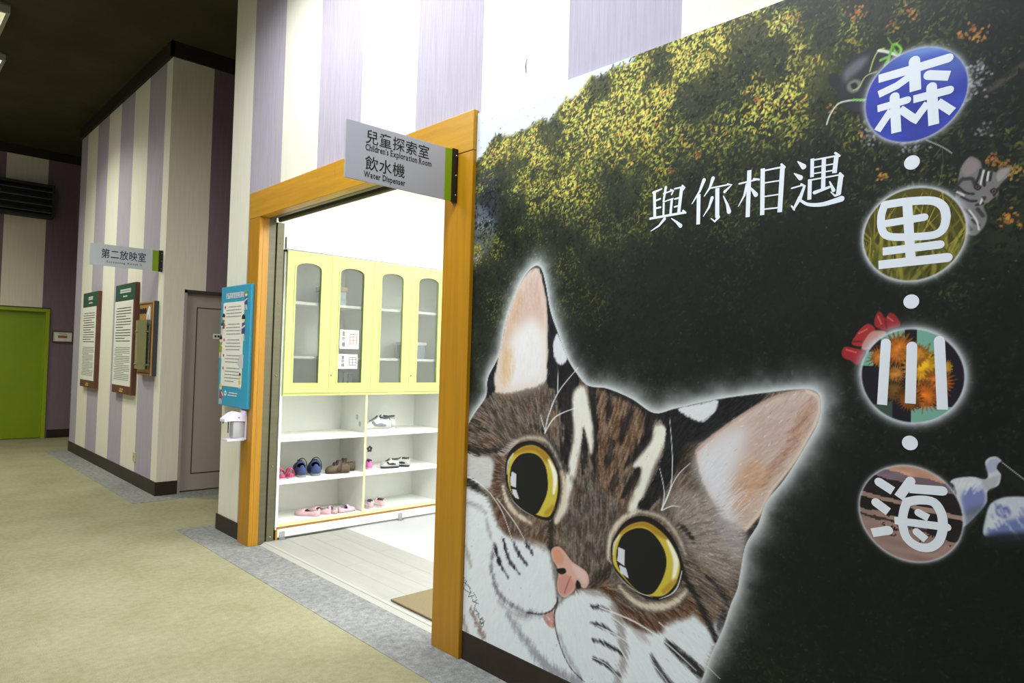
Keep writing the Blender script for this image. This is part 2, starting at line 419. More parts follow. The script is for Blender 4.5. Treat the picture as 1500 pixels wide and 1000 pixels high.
struct(bx('trim_2', M['crown'], None, -3.2, 4.0, YC - .03, YC - .002, 4.15, ZC))

# doorway frame (orange wood casing, bronze sliding-door channel)
df = thing('door_1', (D, 3.73, 0), kind='structure')
j = MB(); j.box(2.021, D - .002, 4.80, 4.987, 0, 2.322, bev=.004); j.box(D - .002, 2.092, 4.80, 4.90, 0, 2.322); j.build('jamb', M['wood_v'], df)
j = MB(); j.box(2.021, D - .002, 2.455, 2.66, 0, 2.322, bev=.004); j.box(D - .002, 2.092, 2.56, 2.66, 0, 2.322); j.build('jamb', M['wood_v'], df)
h_ = MB(); h_.box(2.019, D - .002, 3.742, 4.987, 2.324, 2.512, bev=.003); h_.box(D - .002, 2.092, 3.742, 4.90, 2.324, 2.42); h_.build('head_board', M['wood_h'], df)
h_ = MB(); h_.box(2.019, D - .002, 2.455, 3.740, 2.324, 2.512, bev=.003); h_.box(D - .002, 2.092, 2.56, 3.740, 2.324, 2.42); h_.build('head_board', M['wood_h'], df)
mj = MB(); mj.box(2.092, 2.142, 4.80, 4.90, 0, 2.33); mj.box(2.150, 2.200, 4.79, 4.90, 0, 2.30); mj_o = mj.build('metal_channel', M['bronze'], df)
bx('groove', M['bronze_dark'], mj_o, 2.142, 2.150, 4.815, 4.90, 0, 2.33)
mj = MB(); mj.box(2.092, 2.142, 2.56, 2.66, 0, 2.33); mj.box(2.150, 2.200, 2.56, 2.67, 0, 2.30); mj_o = mj.build('metal_channel', M['bronze'], df)
bx('groove', M['bronze_dark'], mj_o, 2.142, 2.150, 2.56, 2.645, 0, 2.33)
mh = MB(); mh.box(2.092, 2.125, 2.66, 4.80, 2.322, 2.42); mh.build('head_channel', M['bronze'], df)
mh = MB(); mh.box(2.125, 2.155, 2.66, 4.80, 2.352, 2.42); mh.build('head_track', M['bronze_dark'], df)
mh = MB(); mh.tube([(2.170, 2.66, 2.318), (2.170, 4.80, 2.318)], .014, 10); mh.box(2.155, 2.200, 2.66, 4.80, 2.325, 2.42); mh.build('head_rail', M['bronze'], df)
for z in (.05, .55, 1.20, 1.72, 2.15):
    bm = bmesh.new(); bmesh.ops.create_uvsphere(bm, u_segments=8, v_segments=5, radius=.006)
    MB().bm(bm, Matrix.Translation((2.176, 4.789, z))).build('screw', M['steel'], df, smooth=True)

# the bright room behind the doorway
rf = struct(bx('floor_room', M['room_floor'], None, 2.80, 6.4, 1.2, 4.846, -.02, .016))
pf = struct(bx('floor_planks', M['vinyl_edge'], None, 2.132, 2.80, 2.40, 4.80, -.02, .006))
xs = [2.132, 2.30, 2.467, 2.634, 2.80]
for i in range(4):
    cuts = [2.40, [3.30, 2.90, 3.60, 3.10][i], [4.30, 3.95, 4.55, 4.10][i], 4.80]
    for k in range(3):
        bx('plank', M['plank'], pf, xs[i] + .0006, xs[i + 1] - .0006, cuts[k] + .0006, cuts[k + 1] - .0006, .004, .018)
v = MB(); v.prism([[(2.104, .002), (2.142, .021), (2.150, .021), (2.150, .002)]], lambda a, b_, c_: (a, c_, b_), 2.66, 4.79); v.build('floor_edging', M['vinyl_edge'], pf)
tag(bx('door_mat', M['mat_brown'], None, 2.172, 2.90, 2.46, 3.235, .019, .031, bev=.004), 'beige brown mat on the pale floor just inside the doorway', 'mat')
struct(bx('wall_room_left', M['white_wall'], None, 2.20, 6.4, 5.22, 5.36, 0, 3.0))
struct(bx('wall_room_back', M['white_wall'], None, 6.4, 6.5, 1.1, 5.36, 0, 3.0))
struct(bx('wall_room_right', M['white_wall'], None, 2.20, 6.4, 1.05, 1.2, 0, 3.0))
struct(bx('ceiling_room', M['white_wall'], None, 2.20, 6.5, 1.05, 5.36, 3.0, 3.08))
bx('inner_lining', M['white_wall'], wd, 2.20, 2.204, 1.2, 2.56, 0, 3.0); bx('inner_lining', M['white_wall'], wd, 2.20, 2.204, 2.56, 5.22, 2.42, 3.0)

# grey side door in the recess
d2 = thing('door_2', (2.69, B0, 0), kind='structure')
f = MB(); f.box(2.235, 2.262, B0, B0 + .12, 0, 1.945); f.box(3.113, 3.14, B0, B0 + .12, 0, 1.945); f.build('door_frame', M['grey_door'], d2); bx('shaded_door_head', M['line'], d2, 2.235, 3.14, B0, B0 + .12, 1.915, 1.945)  # head piece coloured dark to paint in the shadow of the recess
leaf = bx('door_leaf', M['grey_door'], d2, 2.262, 3.113, B0 + .05, B0 + .10, .012, 1.915)
f = MB(); mp = face_my(B0 + .05)
f.prism([[(2.37, .17), (3.00, .17), (3.00, 1.785), (2.37, 1.785)], [(2.378, .178), (2.992, .178), (2.992, 1.777), (2.378, 1.777)]], mp, -.001, .004); f.build('inlay_line', M['line'], leaf)
pl = bx('door_plate', M['white_plastic'], leaf, 2.535, 2.64, B0 + .044, B0 + .05, 1.485, 1.535)
f = MB()
for i in range(3): f.box(2.547 + i * .028, 2.567 + i * .028, B0 + .0432, B0 + .044, 1.499, 1.521)
f.build('printed_mark', M['ink'], leaf)
k = MB(); k.tube([(3.05, B0 + .05, .98), (3.05, B0 - .005, .98), (2.94, B0 - .005, .98)], .009); k.build('handle', M['steel'], leaf, smooth=True)

# green door on the far wall
d3 = thing('door_3', (1.55, YC, 0), kind='structure')
f = MB(); f.box(1.07, 1.12, YC - .03, YC + .1, 0, 1.92); f.box(1.985, 2.035, YC - .03, YC + .1, 0, 1.92); f.box(1.12, 1.985, YC - .03, YC + .1, 1.875, 1.92); f.build('door_frame', M['green_frame'], d3)
bx('door_leaf', M['green_door'], d3, 1.12, 1.985, YC + .03, YC + .07, .01, 1.875)
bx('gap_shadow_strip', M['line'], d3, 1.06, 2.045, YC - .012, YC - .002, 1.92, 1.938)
# ------------------------------------------------------------------ ceiling luminaires
def area(name, parent, loc, sx, sy, watts, col, spread=160):
    l = bpy.data.lights.new(name, 'AREA'); l.shape = 'RECTANGLE'; l.size = sx; l.size_y = sy; l.energy = watts; l.color = col
    l.spread = math.radians(spread)
    o = bpy.data.objects.new(name, l); COL.objects.link(o); off = root_of(parent)
    o.location = (loc[0] - off[0], loc[1] - off[1], loc[2] - off[2]); o.parent = parent
    return o
FIX_LABEL = ['ceiling light hanging over the doorway with the wooden frame', 'added ceiling light hanging unseen before the cat mural',
             'square ceiling panel light nearer the camera at the left edge', 'square ceiling panel light further down the corridor, brightly lit',
             'long ceiling panel light in the middle of the corridor', 'added square ceiling panel light, unseen, near the green door']
for i, (x, y, z, sx, sy, wt, colr, kind) in enumerate(CORRIDOR_LIGHTS):
    t = thing('ceiling_light', (x, y, z), FIX_LABEL[i], 'ceiling light')
    h = MB(); h.box(x - sx / 2 - .03, x - sx / 2, y - sy / 2 - .03, y + sy / 2 + .03, z, z + .07); h.box(x + sx / 2, x + sx / 2 + .03, y - sy / 2 - .03, y + sy / 2 + .03, z, z + .07)
    h.box(x - sx / 2, x + sx / 2, y - sy / 2 - .03, y - sy / 2, z, z + .07); h.box(x - sx / 2, x + sx / 2, y + sy / 2, y + sy / 2 + .03, z, z + .07)
    h.box(x - sx / 2 - .03, x + sx / 2 + .03, y - sy / 2 - .03, y + sy / 2 + .03, z + .062, z + .075); h.build('housing', M['fix'], t)
    bx('diffuser', M['lamp_dim' if kind == 'dim' else 'lamp'], t, x - sx / 2, x + sx / 2, y - sy / 2, y + sy / 2, z + .025, z + .035)
    for dx in (-.1, .1): bx('hanger', M['fix'], t, x + dx - .006, x + dx + .006, y - .006, y + .006, z + .075, ZC)
    area('lamp_light', t, (x, y, z + .02), sx, sy, wt, colr, 136 if y > 7 else 160)
for i, (x, y, z, sx, sy, wt, colr) in enumerate(ROOM_LIGHTS):
    t = thing('ceiling_light', (x, y, z), ['ceiling light inside the shoe cabinet room nearest the cabinet', 'ceiling light inside the shoe cabinet room opposite the cabinet', 'ceiling light deepest inside the shoe cabinet room'][i], 'ceiling light')
    bx('housing', M['white'], t, x - sx / 2 - .03, x + sx / 2 + .03, y - sy / 2 - .03, y + sy / 2 + .03, z + .03, 3.0)
    bx('diffuser', M['lamp_room'], t, x - sx / 2, x + sx / 2, y - sy / 2, y + sy / 2, z + .012, z + .03)
    area('lamp_light', t, (x, y, z), sx, sy, wt, colr, 175)

# ------------------------------------------------------------------ hanging blade signs
def blade_sign(y, x0, xg, x1, xw, z0, z1, face, label, lines, ink, t_=.008):
    t = thing('hanging_sign', (xw, y, z0), label, 'sign', 'blade signs standing out from the walls')
    bx('plate', face, t, x0, xg, y, y + t_, z0, z1, bev=.0015)
    bx('green_band', M['sign_green'], t, xg, x1, y - .0006, y + t_, z0, z1, bev=.0015)
    br = MB(); br.box(x1, xw, y - .004, y + .003, z0 - .004, z1 + .004); br.box(xw - .004, xw, y - .004, y + .03, z0 - .004, z1 + .004); bo = br.build('bracket', M['black'], t)
    for k in range(3):
        z = z0 + (z1 - z0) * (.12 + .38 * k); bm = bmesh.new(); bmesh.ops.create_uvsphere(bm, u_segments=8, v_segments=5, radius=.0045)
        MB().bm(bm, Matrix.Translation(((x1 + xw) / 2 + .006, y - .005, z))).build('screw', M['steel'], bo, smooth=True)
    for body, u0, u1, v0, v1, bold, sp in lines:
        if sp == 0: put_serif('lettering', body, ink, t, face_my(y), u0, u1, v0, v1, .0006); continue
        put_text('lettering', body, ink, t, face_my(y), u0, u1, v0, v1, .0006, bold, sp)
    return t
zs = lambda a: 2.096 + a * (2.341 - 2.096)
blade_sign(2.567, 1.430, 1.947, 1.987, 2.019, 2.096, 2.341, M['sign_grey'],
           'silver grey blade sign with black lettering and green band at the wooden door frame',
           [('兒童探索室', 1.524, 1.853, zs(.675), zs(.92), .007, 1.04), ("Children's Exploration Room", 1.523, 1.869, zs(.515), zs(.665), .018, 0),
            ('飲水機', 1.525, 1.724, zs(.215), zs(.46), .007, 1.05), ('Water Dispenser', 1.518, 1.729, zs(.045), zs(.185), .018, 0)], M['ink'])
zt = lambda a: 2.10 + a * .194
blade_sign(7.049, 1.445, 1.958, 2.012, D - .004, 2.10, 2.294, M['sign_pale'],
           'pale grey blade sign with navy lettering above the green headed notice boards',
           [('第二放映室', 1.535, 1.90, zt(.36), zt(.80), .010, 1.04), ('Screening Room 2', 1.578, 1.868, zt(.14), zt(.26), .012, 1.25)], M['ink_blue'])

# ------------------------------------------------------------------ notice boards on the far block
def text_rows(mb, mp, u0, u1, v_top, rows, pitch, hgt, rnd, short_every=4, w=.0008):
    """rows of tiny illegible print"""
    for i in range(rows):
        v = v_top - i * pitch; u = u0 + (rnd.random() * .02 if i % short_every else .04); end = u1 - (rnd.random() * .03 if (i + 1) % short_every else .25 * (u1 - u0) * (1 + rnd.random()))
        while u < end:
            l = rnd.uniform(.6, 2.4) * hgt * 1.6; l = min(l, end - u)
            q = [(u, v - hgt), (u + l, v - hgt), (u + l, v), (u, v)]
            k = len(mb.v); mb.add([mp(a, b, w) for a, b in q], [(0, 1, 2, 3)]); u += l + hgt * .5
def notice_board(y0, y1, z0, z1, label, seed):
    rnd = random.Random(seed); xf = 2.006
    t = thing('notice_board', (D, (y0 + y1) / 2, z0), label, 'notice board', 'tall brown notice boards with green headings')
    bx('board', M['brown_board'], t, xf, D - .003, y0, y1, z0, z1, bev=.002)
    mp = face_mx(xf); u0, u1 = -y1, -y0; zh = z1 - (z1 - z0) * .155; zl = z0 + (z1 - z0) * .075
    q = MB(); q.prism([[(u0 + .004, zh), (u1 - .004, zh), (u1 - .004, z1 - .004), (u0 + .004, z1 - .004)]], mp, 0, .0012); hd = q.build('green_heading', M['green_head'], t)
    q = MB(); q.prism([[(u0 + .004, zl), (u1 - .05, zl), (u1 - .05, zh), (u0 + .004, zh)]], mp, 0, .0012); sh = q.build('white_sheet', M['paper'], t)
    q = MB(); n = 5 if seed == 1 else 9; c = (u0 + u1) / 2; wch = .045
    for i in range(n):
        a = c + (i - n / 2) * wch + .02
        q.prism([[(a, zh + .085), (a + .036, zh + .085), (a + .036, zh + .125), (a, zh + .125)], [(a + .008, zh + .098), (a + .028, zh + .098), (a + .028, zh + .112), (a + .008, zh + .112)]], mp, .0012, .0018)
    tag(q.build('printed_title', M['white_print'], hd), kind='stuff'); q = MB()
    text_rows(q, mp, c - .1, c + .12, zh + .055, 1, .02, .014, rnd, 9, .0018); tag(q.build('printed_subtitle', M['white_print'], hd), kind='stuff')
    q = MB(); H = zh - zl
    text_rows(q, mp, u0 + .05, u1 - .10, zh - H * .08, 13, H * .0325, .0095, rnd, 4, .0018)
    q.build('printed_text', M['ink'], sh)
    q = MB(); text_rows(q, mp, u0 + .05, u1 - .09, zh - H * .55, 19, H * .021, .006, rnd, 5, .0018); q.build('printed_text', M['ink_grey'], sh)
    q = MB(); text_rows(q, mp, c - .09, c + .09, z0 + .055, 2, .022, .013, rnd, 9, .0012); q.build('printed_mark', M['yellow_print'], t)
notice_board(9.275, 10.005, .885, 2.035, 'tall brown notice board with green heading, nearer the green door', 1)
notice_board(7.752, 8.495, .890, 2.045, 'tall brown notice board with green heading, beside the oak leaflet board', 2)

# oak leaflet board with a yellow acrylic pocket
t = thing('leaflet_board', (D, 7.335, 1.11), 'oak leaflet board with clear yellow pocket at the wall corner', 'leaflet board')
bx('backing', M['charcoal'], t, 2.010, D - .003, 7.108, 7.56, 1.11, 1.825)
bx('oak_face', M['oak'], t, 1.998, 2.010, 7.112, 7.56, 1.112, 1.823, bev=.003)
mp = face_mx(1.998)
q = MB(); q.prism([[(-7.545, 1.128), (-7.128, 1.128), (-7.128, 1.808), (-7.545, 1.808)], [(-7.535, 1.138), (-7.138, 1.138), (-7.138, 1.798), (-7.535, 1.798)]], mp, 0, .004); q.build('border_moulding', M['brown_board'], t)
q = MB()
for i in range(3):
    c = (-7.49 + i * .075, 1.735); q.prism([circle(c[0], c[1], .028, 14), circle(c[0], c[1], .013, 10)], mp, 0, .006)
q.build('carved_emblem', M['ink'], t)
q = MB(); q.prism([[(-7.30, 1.55), (-7.19, 1.55), (-7.19, 1.76), (-7.22, 1.775), (-7.25, 1.74), (-7.285, 1.70)], [(-7.27, 1.60), (-7.22, 1.60), (-7.22, 1.70), (-7.25, 1.69)]], mp, 0, .006); q.build('paper_cutout', M['white_print'], t)
q = MB(); q.prism([[(-7.26, 1.50), (-7.17, 1.50), (-7.17, 1.58), (-7.24, 1.58)]], mp, .004, .009); q.build('paper_cutout', M['sign_pale'], t)
pk = t
pk = bx('leaflet_pocket', M['acrylic'], pk, 1.962, 1.966, 7.16, 7.51, 1.175, 1.645)
bx('rear_sheet', M['clear'], pk, 1.986, 1.989, 7.14, 7.51, 1.175, 1.645)
bx('bottom_lip', M['acrylic'], pk, 1.962, 1.989, 7.16, 7.51, 1.170, 1.175)
for z in (1.215, 1.53):
    for y in (7.17, 7.49):
        k = MB(); k.tube([(1.952, y, z), (1.998, y, z)], .009, 10); k.build('standoff_bolt', M['steel'], pk, smooth=True)

# light switch / socket low on the far block
t = thing('wall_socket', (D, 7.70, .24), 'small beige wall socket low on the striped wall', 'wall socket')
bx('plate', M['beige_plastic'], t, D - .012, D - .002, 7.645, 7.735, .235, .325, bev=.003)
q = MB(); mp = face_mx(D - .012)
for u in (-7.705, -7.68): q.prism([[(u, .27), (u + .006, .27), (u + .006, .29), (u, .29)]], mp, 0, .0008)
q.build('slot', M['line'], t)

# framed plate beside the green door
t = thing('wall_plaque', (2.22, YC, 1.43), 'small white plaque in a brown frame beside the green door', 'plaque')
mp = face_my(YC - .002)
q = MB(); q.prism([rrect(2.075, 1.43, 2.345, 1.605, .008), [(2.09, 1.447), (2.33, 1.447), (2.33, 1.588), (2.09, 1.588)]], mp, 0, .022); q.build('frame', M['brown_board'], t)
bx('panel', M['white_plastic'], t, 2.09, 2.33, YC - .014, YC - .002, 1.447, 1.588)
bx('centre_strip', M['tan_edge'], t, 2.15, 2.27, YC - .018, YC - .014, 1.50, 1.535)
bx('printed_mark', M['ink_grey'], t, 2.16, 2.26, YC - .0148, YC - .014, 1.555, 1.562)

# dark louvred unit high on the far wall
t = thing('air_vent', (1.45, YC, 3.24), 'dark louvred air unit high on the far wall', 'air vent')
q = MB(); q.box(.90, 2.0, YC - .02, YC - .002, 3.25, 3.74); q.box(.90, 2.0, YC - .20, YC - .02, 3.70, 3.74); q.box(.90, 2.0, YC - .20, YC - .02, 3.25, 3.29); q.box(.90, .93, YC - .20, YC - .02, 3.29, 3.70); q.box(1.97, 2.0, YC - .20, YC - .02, 3.29, 3.70); q.build('housing', M['dark_grille'], t)
for i in range(4):
    z = 3.33 + i * .102
    q = MB(); q.prism([[(-.19, z), (-.185, z - .008), (-.06, z + .06), (-.065, z + .068)]], lambda a, b_, c_: (c_, YC + a, b_), .93, 1.97); q.build('slat', M['slat'], t)

# ------------------------------------------------------------------ blue poster board on the door frame
M['ink_pale'] = mat('pale_grey_print', (150, 146, 148), .7)
t = thing('poster_board', (2.02, 5.12, .96), 'blue rules poster with small cartoon figures on the left side of the wooden doorway', 'poster')
Y0, Y1, Z0, Z1 = 4.845, 5.395, .958, 1.850
bx('board', M['blue'], t, 1.996, 2.0188, Y0, Y1, Z0, Z1, bev=.004)
mp = face_mx(1.996); U = lambda a: -Y1 + a * (Y1 - Y0); V = lambda a: Z0 + a * (Z1 - Z0)
q = MB(); q.prism([rrect(U(.09), V(.165), U(.80), V(.865), .012)], mp, 0, .0012); pnl = q.build('white_panel', M['paper'], t)
put_text('lettering', '兒童探索室使用須知', M['white_print'], t, mp, U(.17), U(.78), V(.895), V(.945), .0012, .02, 1.0)
rnd = random.Random(5)
for i, vt in enumerate((.83, .685, .555, .425, .32)):
    q = MB(); text_rows(q, mp, U(.20), U(.74), V(vt), (4, 4, 4, 3, 5)[i], .024, .0075, rnd, 5, .0020); q.build('printed_text', M['ink_pale'], pnl)
    q = MB(); q.prism([circle(U(.16), V(vt - .005), .012, 12)], mp, .0012, .0022); q.build('bullet', M['red_print'], pnl)
def figure(u, v, s, cloth, hair, flip=1):
    """little printed person: hair, face, body, legs"""
    fg = MB(); fg.prism([[(u - .026 * s, v - .07 * s), (u + .026 * s, v - .07 * s), (u + .018 * s, v), (u - .018 * s, v)]], mp, .0016, .0026)
    o = fg.build('printed_figure', cloth, t)
    fg = MB(); fg.prism([circle(u, v + .022 * s, .024 * s, 16)], mp, .0018, .0030); fg.build('face', M['skin'], o)
    fg = MB(); fg.prism([arc(u, v + .026 * s, .026 * s, -10, 190, 12)], mp, .0020, .0034); fg.build('hair', hair, o)
    fg = MB()
    for k in (-.012, .012): fg.prism([stroke_poly([(u + k * s, v - .07 * s), (u + k * s * 1.5, v - .11 * s)], [.012 * s, .010 * s])], mp, .0014, .0024)
    fg.prism([stroke_poly([(u + .02 * s, v - .02 * s), (u + flip * .05 * s, v - .045 * s)], [.011 * s, .009 * s])], mp, .0018, .0028)
    fg.build('limbs', M['skin'], o)
figure(U(.12), V(.72), .95, M['ink_grey'], M['ink'])
figure(U(.07), V(.655), .7, M['sign_pale'], M['ink'])
figure(U(.80), V(.69), 1.15, M['navy_print'], M['ink'], -1)
figure(U(.045), V(.53), 1.05, M['sign_green'], M['ink'])
figure(U(.75), V(.245), .7, M['yellow_print'], M['brown_board'], -1)
figure(U(.11), V(.13), .95, M['red_print'], M['yellow_print'])
figure(U(.86), V(.90), .85, M['navy_print'], M['sign_green'], -1)
q = MB(); q.prism([rrect(U(.70), V(.32), U(.84), V(.43), .01)], mp, .0012, .0022); q.prism([rrect(U(.66), V(.34), U(.74), V(.39), .006)], mp, .0014, .0026); q.build('printed_basket', M['sign_pale'], t)
q = MB(); q.prism([circle(U(.27), V(.105), .020, 16)], mp, 0, .0012); lg = q.build('printed_emblem', M['white_print'], t)
q = MB(); q.prism([arc(U(.27), V(.10), .013, 0, 180, 8)], mp, .0012, .002); q.build('leaf', M['sign_green'], lg)
q = MB(); text_rows(q, mp, U(.33), U(.68), V(.118), 2, .018, .008, rnd, 9, .0012); q.build('printed_text', M['white_print'], t)

# hand sanitizer dispenser under the poster
t = thing('soap_dispenser', (2.02, 4.93, .73), 'white sanitizer dispenser on the door frame below the blue poster', 'dispenser')
mpy = lambda u, v, w: (u, 4.93 - w, v)
q = MB(); q.box(2.006, 2.0195, 4.885, 4.975, .74, .945, bev=.003); q.build('back_plate', M['lavender_plastic'], t)
q = MB(); q.prism([[(2.006, .925), (1.945, .940), (1.915, .930), (1.862, .890), (1.862, .872), (1.905, .876), (2.006, .870)]], mpy, -.045, .045); q.build('pump_head', M['lavender_plastic'], t)
q = MB(); q.tube([(1.868, 4.93, .874), (1.868, 4.93, .858)], .006, 8); q.build('nozzle', M['ink_grey'], t, smooth=True)
q = MB(); q.box(1.925, 2.004, 4.893, 4.967, .752, .870, bev=.012); q.build('bottle', M['bottle'], t, smooth=True)
bx('liquid', M['white_plastic'], t, 1.930, 1.999, 4.899, 4.961, .757, .805)
q = MB(); q.tube([(1.905, 4.93, .872), (1.905, 4.93, .79)], .004, 8); q.build('feed_tube', M['charcoal'], t)
q = MB(); q.prism([[(2.006, .735), (1.885, .735), (1.885, .748), (2.006, .756)]], mpy, -.042, .042); q.build('drip_tray', M['lavender_plastic'], t)
bx('keyhole', M['ink'], t, 1.955, 1.966, 4.8835, 4.886, .895, .901)

# ------------------------------------------------------------------ shoe cabinet
CY = 4.810; CB = 5.205; CX0 = 2.222; CXM = 2.943; CX1 = 3.690
cb = thing('shoe_cabinet', (2.95, CY, 0), 'white shoe cabinet with lime green glazed doors and open shelves', 'cabinet')
bx('side_panel', M['white'], cb, CX0, CX0 + .018, CY + .002, CB, .016, 2.118)
bx('side_panel', M['white'], cb, CX1 - .018, CX1, CY + .002, CB, .016, 2.118)
q = MB(); q.box(CXM - .009, CXM + .009, CY + .003, CB, .135, 2.11); dv = q.build('centre_partition', M['white'], cb)
bx('edge_band', M['lime_edge'], dv, CXM - .009, CXM + .009, CY, CY + .003, .118, 1.07)
bx('back_panel', M['white'], cb, CX0 + .018, CX1 - .018, CB - .012, CB, .10, 2.11)
for xa, xb in ((CX0 + .018, CXM - .009), (CXM + .009, CX1 - .018)):
    for z, th_ in ((.748, .030), (.440, .030)): bx('shelf', M['white'], cb, xa, xb, CY + .004, CB - .012, z - th_, z)
    for z in (1.345, 1.748): bx('shelf', M['white'], cb, xa, xb, CY + .03, CB - .012, z - .02, z)
bx('bottom_board', M['white'], cb, CX0 + .018, CX1 - .018, CY + .004, CB - .012, .108, .130)
bx('divider_board', M['white'], cb, CX0 + .018, CX1 - .018, CY + .004, CB - .012, 1.052, 1.068)
bx('top_board', M['white'], cb, CX0, CX1, CY + .002, CB, 2.10, 2.118)
bx('edge_band', M['lime_edge'], cb, CX0 + .018, CX1 - .018, CY + .001, CY + .004, .106, .130)
bx('worn_edge', M['tan_edge'], cb, CX0 + .010, CX1 - .018, CY - .001, CY + .003, .090, .1055)
bx('plinth', M['white'], cb, CX0 + .014, CX1, CY - .006, CY + .015, .032, .090, bev=.002)
bx('plinth_base', M['vinyl_edge'], cb, CX0 + .018, CX1, CY + .012, CY + .03, .0165, .032)
bx('corner_block', M['wood_v'], cb, CX0, CX0 + .014, CY - .008, CY + .02, .0165, .088)
bx('light_rail', M['lime'], cb, CX0 + .014, CX1, CY - .014, CY + .004, 1.052, 1.070)
bx('fascia', M['white'], cb, CX0 + .004, CX1, CY - .012, CY + .02, 2.122, 2.208)
for x, z in ((2.272, .018), (3.29, .02)):
    q = MB(); q.box(x - .02, x + .02, CY - .012, CY - .007, z, z + .055); q.box(x - .02, x + .02, CY - .035, CY - .007, z, z + .004); q.build('clip', M['clear'], cb)
XD = [2.235, 2.595, 2.960, 3.325, 3.690]
mp = face_my(CY)
PAN = [(2.302, 2.508), (2.664, 2.876), (3.034, 3.247), (3.397, 3.610)]
for i in range(4):
    x0, x1 = XD[i] + .0012, XD[i + 1] - .0012; p0, p1 = PAN[i]; pc = (p0 + p1) / 2; hw = (p1 - p0) / 2
    top = [(p1, 1.975)] + [(pc + hw * math.cos(a), 1.985 + .05 * math.sin(a) ** .8) for a in [math.pi * k / 12 for k in range(1, 12)]] + [(p0, 1.975)]
    hole = [(p0, 1.145), (p1, 1.145)] + top
    q = MB(); q.prism([[(x0, 1.072), (x1, 1.072), (x1, 2.110), (x0, 2.110)], hole], mp, -.001, .019)
    do = q.build('cabinet_door', M['lime'], cb)
    grow = lambda k: [(pc + (a - pc) * (1 + k / hw), 1.56 + (b_ - 1.56) * (1 + k / .44)) for a, b_ in hole]
    q = MB(); q.prism([grow(.010), grow(-.002)], mp, .019, .0225); q.build('moulding', M['lime'], do)
    q = MB(); q.prism([grow(.004)], mp, .004, .007); q.build('pane', M['glass'], do)
    if i % 2 == 1 or True:
        kx = x0 + .018 if i % 2 else x1 - .018
        if i % 2: 
            q = MB(); q.tube([(kx, CY - .019, 1.205), (kx, CY - .027, 1.205)], .008, 10); q.build('lock', M['steel'], do, smooth=True)
# two notices taped to the second pane
for k, (a, b_) in enumerate(((1.410, 1.556), (1.255, 1.368))):
    nt_ = thing('paper_notice', (2.765, CY - .006, a), ['upper white paper notice taped on the second glazed cabinet door', 'lower white paper notice taped on the second glazed cabinet door'][k], 'notice', 'notices taped on the cabinet glass')
    bx('sheet', M['paper'], nt_, 2.682 - .006 * k, 2.848 - .006 * k, CY - .0086, CY - .0074, a, b_)
    mpn = face_my(CY - .0086)
    put_text('lettering', '置\n物\n櫃', M['ink_grey'], nt_, mpn, 2.700, 2.728, a + .014, b_ - .014, .0008, .01)
    q = MB(); c0, c1 = 2.768, 2.832; e0, e1 = a + (b_ - a) * .24, b_ - (b_ - a) * .2
    q.prism([[(c0, e0), (c1, e0), (c1, e1), (c0, e1)], [(c0 + .005, e0 + .005), (c1 - .005, e0 + .005), (c1 - .005, e1 - .005), (c0 + .005, e1 - .005)]], mpn, 0, .0008)
    for fr in (.36, .68): q.prism([[(c0, e0 + (e1 - e0) * fr), (c1, e0 + (e1 - e0) * fr), (c1, e0 + (e1 - e0) * fr + .004), (c0, e0 + (e1 - e0) * fr + .004)]], mpn, 0, .0008)
    q.prism([[(2.798, e0), (2.802, e0), (2.802, e1), (2.798, e1)]], mpn, 0, .0008)
    q.build('printed_icon', M['tan_edge'] if k == 0 else M['ink_grey'], nt_)
# things kept behind the glass; the tan-lidded box is put in for a reflection
M['box_blue'] = mat('grey_blue_box', (146, 160, 172), .6); M['box_tan'] = mat('tan_box', (150, 128, 88), .6)
t = thing('storage_box', (2.72, 5.02, 1.748), 'grey blue box with tan lid put in for a reflection in the second cabinet pane', 'storage box')
bx('body', M['box_blue'], t, 2.64, 2.80, 4.93, 5.12, 1.749, 1.86, bev=.004); bx('lid', M['box_tan'], t, 2.632, 2.808, 4.922, 5.128, 1.861, 1.90, bev=.004)
t = thing('document_stack', (2.78, 5.02, 1.07), 'dark folders standing behind the second cabinet pane, lowest shelf', 'folders')
for i in range(4): bx('folder', M['charcoal'] if i % 2 else M['ink_grey'], t, 2.70 + i * .042, 2.732 + i * .042, 4.90, 5.10, 1.069, 1.27 - .02 * i)
t = thing('storage_box', (3.5, 5.05, 1.345), 'pale storage box behind the rightmost cabinet pane', 'storage box')
bx('body', M['box_blue'], t, 3.42, 3.60, 4.95, 5.13, 1.3455, 1.46, bev=.004); bx('lid', M['white_plastic'], t, 3.412, 3.608, 4.942, 5.138, 1.461, 1.49, bev=.004)

# flower stickers
M['sticker'] = mat('grey_flower_sticker', (82, 88, 84), .7)
mpn = face_my(CB - .012)
def sticker(name, mp, u, v, s, label):
    q = MB()
    for k in range(5):
        a = math.radians(72 * k + 90); q.prism([circle(u + .5 * s * math.cos(a), v + .5 * s * math.sin(a), s * .36, 10)], mp, 0, .0007 + .0001 * k)
    tag(q.build(name, M['sticker']), label, 'sticker')
sticker('flower_sticker', mpn, 3.222, .560, .034, 'grey flower sticker on the cabinet back above the small magenta sneaker')
M['sticker2'] = mat('faint_sticker', (186, 188, 180), .7)
q = MB()
for dz, dy in ((0, 0), (-.05, -.045)):
    for k in range(5):
        a = math.radians(72 * k); q.prism([circle(-4.93 - dy + .010 * math.cos(a), .865 + dz + .014 * math.sin(a), .009, 8)], lambda u, v, w: (CXM - .009 - w, -u, v), 0, .0007)
tag(q.build('worn_sticker', M['sticker2']), 'worn pair of faded flower stickers on the partition of the top left shelf', 'sticker')
M['shelf_scuff'] = mat('grey_shelf_scuff', (172, 172, 164), .8)
